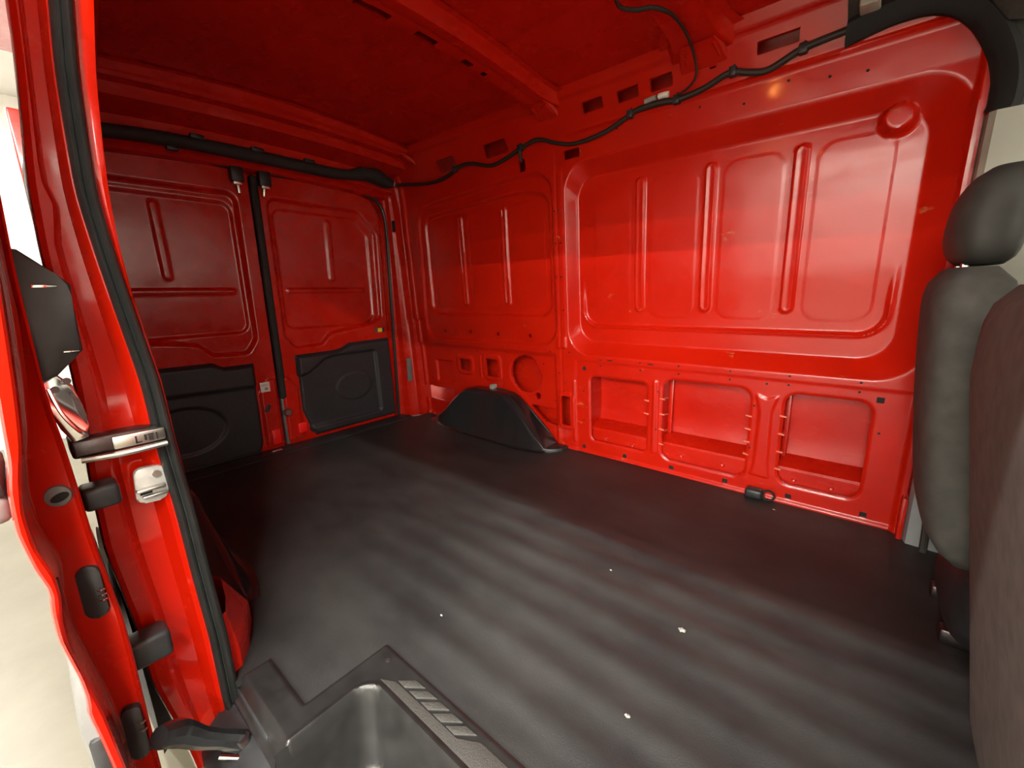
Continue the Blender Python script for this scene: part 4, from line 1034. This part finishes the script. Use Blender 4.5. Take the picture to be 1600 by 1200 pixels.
# ------------------------------------------------------------------ front of the van: headliner, pillar trim, seats
hl = tag(empty('headliner', (0.2, 1.1, 1.7), 'dark grey cloth headliner over the front seats', 'headliner'))
hl['kind'] = 'structure'
rows = []
for x in np.linspace(-0.165, 0.86, 24):
    lip = 0.0
    side = float(np.interp(x, [-0.165, 0.0, 0.10, 0.16, 0.20, 1.3], [1.735, 1.742, 1.72, 1.66, 1.60, 1.58]))
    row = []
    for s in np.linspace(0, 1, 16):
        y = 0.30 + s * 1.58
        z = 1.808 - 0.0 * s
        if y > 1.66: z -= (1.808 - side) * ((y - 1.66) / 0.22) ** 1.6
        row.append((x, y, z))
    rows.append(row)
loft('cloth', rows, 'headliner', hl, angle=40)
box('front_lip', (-0.172, 0.32, 1.793), (-0.150, 1.75, 1.86), 'headliner', hl, bev=0.006)
arc = [(-0.165, 1.700), (-0.10, 1.711), (-0.045, 1.718), (0.02, 1.716), (0.075, 1.700), (0.125, 1.665), (0.165, 1.610), (0.195, 1.545), (0.212, 1.48), (0.214, 1.42), (0.208, 1.395)]
rows = []
for i, p in enumerate(catmull([(a, 0, b) for a, b in arc], 4)):
    x, z = p.x, p.z
    n = Vector((x - 0.02, 0, z - 1.45)).normalized()
    if z > 1.69 and x < 0.0: n = Vector((0.05, 0, 1)).normalized()
    yb = float(Yw(np.array(z)))
    rows.append([(x - n.x * 0.026, yb + 0.004, z - n.z * 0.026), (x - n.x * 0.028, yb - 0.018, z - n.z * 0.028), (x - n.x * 0.012, yb - 0.040, z - n.z * 0.012), (x + n.x * 0.020, yb - 0.052, z + n.z * 0.020), (x + n.x * 0.034, yb - 0.046, z + n.z * 0.034), (x + n.x * 0.05, yb + 0.01, z + n.z * 0.05)])
tag(loft('edge_band', rows, 'dark', hl, angle=40), 'black rubber edge band')
box('grab_clip', (-0.135, 1.79, 1.728), (-0.085, 1.86, 1.755), 'trim_beige', hl, bev=0.006)
box('clip_base', (-0.09, 1.775, 1.735), (-0.045, 1.86, 1.765), 'seat_dark', hl, bev=0.01)
# dark upper trim over the far front door
up = tag(empty('trim_1', (0.4, 1.93, 1.5), 'dark upper trim and pale pillar trim beside the driver seat', 'trim', kind='structure'))
def up_map(U, V, D): return U, 1.925 - 0.05 * (V - 1.4) - 0.3 * np.maximum(V - 1.62, 0) - 0.35 * np.maximum(0.24 - U, 0) * 0 + D, V
panel('upper_trim', (0.205, 0.88), (1.385, 1.80), 0.02, up_map, lambda U, V: 0.012 * ease((0.03 - cap(U, V, 0.30, 1.52, 0.36, 1.60)) / 0.02) - 0.01 * ease((0.03 - np.abs(V - 1.40)) / 0.015), [], 'seat_dark', up, rim=0.02)
rows = []
for z in np.linspace(0.30, 1.395, 14):
    yb = 1.965 - 0.05 * z
    rows.append([(0.186, yb + 0.06, z), (0.192, yb + 0.012, z), (0.205, yb, z), (0.345, yb - 0.006, z), (0.362, yb + 0.004, z), (0.370, yb + 0.05, z)])
tag(loft('pillar_trim', rows, 'trim_beige', up, angle=40), 'pale grey pillar trim')
rows = [[(0.190, 1.99, z), (0.198, 1.955, z), (0.30, 1.945, z), (0.42, 1.95, z)] for z in np.linspace(-0.06, 0.32, 6)]
loft('lower_trim', rows, 'trim_grey', up, angle=40)
box('sill_trim', (0.190, 1.90, -0.105), (0.60, 2.03, -0.035), 'trim_grey', up, bev=0.018, seg=3)
tube('belt', [(0.235, 1.93, 0.40), (0.232, 1.93, 0.22), (0.240, 1.925, 0.08), (0.242, 1.92, 0.0)], 0.011, 'seat_dark', up, n=8)
tag(box('wall_front', (1.00, 0.10, -0.30), (1.36, 2.05, 0.93), 'seat_dark', bev=0.06, seg=3), 'dark dashboard wall ahead of the front seats', 'wall', kind='structure')
gm, gnt, gb = mat_new('clear_glass')
gnt.nodes.remove(gb)
gt = gnt.nodes.new('ShaderNodeBsdfTransparent'); gg = gnt.nodes.new('ShaderNodeBsdfGlossy'); gg.inputs['Roughness'].default_value = 0.02
gx = gnt.nodes.new('ShaderNodeMixShader'); gx.inputs[0].default_value = 0.07
gt.inputs[0].default_value = (0.9, 0.93, 0.92, 1)
gnt.links.new(gt.outputs[0], gx.inputs[1]); gnt.links.new(gg.outputs[0], gx.inputs[2])
gnt.links.new(gx.outputs[0], gnt.nodes['Material Output'].inputs[0])
M['glass'] = gm
w1 = tag(empty('window_1', (1.1, 1.07, 0.93), 'windscreen ahead of the front seats', 'window', kind='structure'))
loft('pane', [[(1.34, y, 0.93), (1.15, y, 1.28), (0.88, y, 1.70)] for y in np.linspace(0.22, 1.93, 8)], 'glass', w1)
for y in (0.16, 1.96):
    tube('screen_pillar', [(1.34, y, 0.90), (1.15, y, 1.28), (0.86, y, 1.75)], 0.05, 'seat_dark', w1, n=10)


# far front door: frame and window
fd = tag(empty('door_4', (0.8, 1.98, 0.0), 'far front door beside the driver seat, barely visible', 'door', kind='structure'))
box('door_panel', (0.372, 1.965, -0.10), (1.25, 2.05, 0.86), 'seat_dark', fd, bev=0.02)
box('door_frame', (0.372, 1.955, 0.86), (0.405, 2.02, 1.40), 'red_gloss', fd, bev=0.01)
box('window_glass', (0.405, 1.985, 0.86), (1.25, 1.991, 1.42), 'glass', fd, bev=0)
def superloft(name, secs, mat, parent, n=28, angle=60):
    """secs: (cx, cy, cz, half_x, half_y, exponent, tilt); closed rounded body"""
    rows = []
    for (cx, cy, cz, hx, hy, ex) in secs:
        row = []
        for k in range(n):
            a = 2 * math.pi * k / n
            c, s = math.cos(a), math.sin(a)
            row.append((cx + hx * math.copysign(abs(c) ** (2 / ex), c), cy + hy * math.copysign(abs(s) ** (2 / ex), s), cz))
        rows.append(row)
    o = loft(name, rows, mat, parent, closed=True, caps=True, angle=angle)
    return o

# driver seat
ds = empty('driver_seat', (0.4, 1.55, 0.0), 'charcoal cloth driver seat with headrest, beside the red side wall', 'seat', 'front seats')
def back_secs(x_top, x_bot, yc, hy, z0, z1, lean):
    out = []
    N = 22
    for i in range(N + 1):
        t = i / N
        z = z0 + (z1 - z0) * t
        shx = 0.072; shy = hy
        top = max(0, (t - 0.86) / 0.14)
        k = math.sqrt(max(0.02, 1 - top ** 2.2))
        bot = max(0, (0.16 - t) / 0.16)
        kb = math.sqrt(max(0.10, 1 - bot ** 2))
        waist = 1 - 0.06 * math.sin(math.pi * min(1, t * 1.1)) ** 2
        xr = x_bot + (x_top - x_bot) * t + lean * math.sin(math.pi * t)
        out.append((xr + shx, yc, z, shx * (0.45 + 0.55 * k) * kb, shy * (0.62 + 0.38 * k) * waist * (0.6 + 0.4 * kb), 4.2))
    return out
superloft('backrest', back_secs(0.100, 0.175, 1.545, 0.225, 0.24, 0.955, -0.012), 'seat_driver_shaded', ds)
for y in (1.50, 1.60):
    tube('headrest_post', [(0.160, y, 0.93), (0.160, y, 1.02)], 0.0075, 'chrome', ds, n=10, sub=2)
hs = []
for i in range(15):
    t = i / 14; z = 0.962 + 0.215 * t
    k = math.sqrt(max(0.03, 1 - abs(2 * t - 1) ** 3.2))
    hs.append((0.190 - 0.012 * math.sin(math.pi * t) + 0.02 * t, 1.560, z, 0.066 * (0.45 + 0.55 * k), 0.140 * (0.66 + 0.34 * k) * (1.0 - 0.22 * t), 2.8))
superloft('headrest', hs, 'seat_dark', ds)
superloft('seat_base', [(0.46, 1.54, z, 0.20 * k, 0.24, 4.5) for z, k in ((0.12, 0.9), (0.20, 1.0), (0.30, 1.06), (0.36, 1.06), (0.39, 0.98))], 'seat', ds)
superloft('side_cover', [(0.325, 1.535, z, 0.090 * k, 0.185 * (0.8 + 0.2 * k), 3.6) for z, k in ((0.03, 0.55), (0.05, 0.9), (0.09, 1.0), (0.18, 1.0), (0.245, 0.93), (0.28, 0.62))], 'trim_dark', ds)
box('seat_rail', (0.24, 1.42, 0.0), (0.62, 1.46, 0.04), 'steel_dark', ds, bev=0.006)
box('seat_rail', (0.24, 1.63, 0.0), (0.62, 1.67, 0.04), 'steel_dark', ds, bev=0.006)

# passenger bench, nearest the camera
ps = empty('passenger_bench', (0.45, 0.8, 0.0), 'taupe-grey cloth passenger bench back filling the right edge of the photo', 'seat', 'front seats')
secs = []
for i in range(27):
    t = i / 26; z = 0.01 + 0.905 * t
    top = max(0, (t - 0.88) / 0.12); k = math.sqrt(max(0.03, 1 - top ** 2.4))
    x = 0.265 - 0.105 * min(1, t * 1.25) + 0.0 * t
    secs.append((x + 0.085, 0.80, z, 0.085 * (0.5 + 0.5 * k), 0.455 * (0.90 + 0.10 * k), 7.0))
superloft('backrest', secs, 'seat', ps, n=44)
for yc in (1.03, 0.58):
    hs = []
    for i in range(15):
        t = i / 14; z = 0.96 + 0.24 * t
        k = math.sqrt(max(0.03, 1 - abs(2 * t - 1) ** 3.2))
        hs.append((0.235 - 0.01 * math.sin(math.pi * t), yc, z, 0.055 * (0.45 + 0.55 * k), 0.115 * (0.66 + 0.34 * k) * (1.0 - 0.12 * t), 3.0))
    superloft('headrest', hs, 'seat_dark', ps)
    for dy in (-0.05, 0.05): tube('headrest_post', [(0.235, yc + dy, 0.89), (0.235, yc + dy, 1.0)], 0.0075, 'chrome', ps, n=10, sub=2)
superloft('seat_base', [(0.52, 0.80, z, 0.20 * k, 0.45, 6) for z, k in ((0.05, 0.9), (0.20, 1.0), (0.34, 1.05), (0.39, 0.98))], 'seat', ps)

# small warm courtesy lamp on the near roof rail, mirrored in the paint opposite
cl = empty('courtesy_lamp', (-0.62, 0.33, 1.80), 'small warm courtesy lamp on the near roof rail', 'lamp')
box('lamp_base', (-0.70, 0.30, 1.770), (-0.54, 0.42, 1.80), 'plastic', cl, bev=0.006)
box('bulb', (-0.642, 0.318, 1.712), (-0.612, 0.338, 1.736), 'lamp_warm', cl, bev=0.006)
box('lamp_neck', (-0.645, 0.314, 1.734), (-0.609, 0.342, 1.772), 'plastic', cl, bev=0.004)
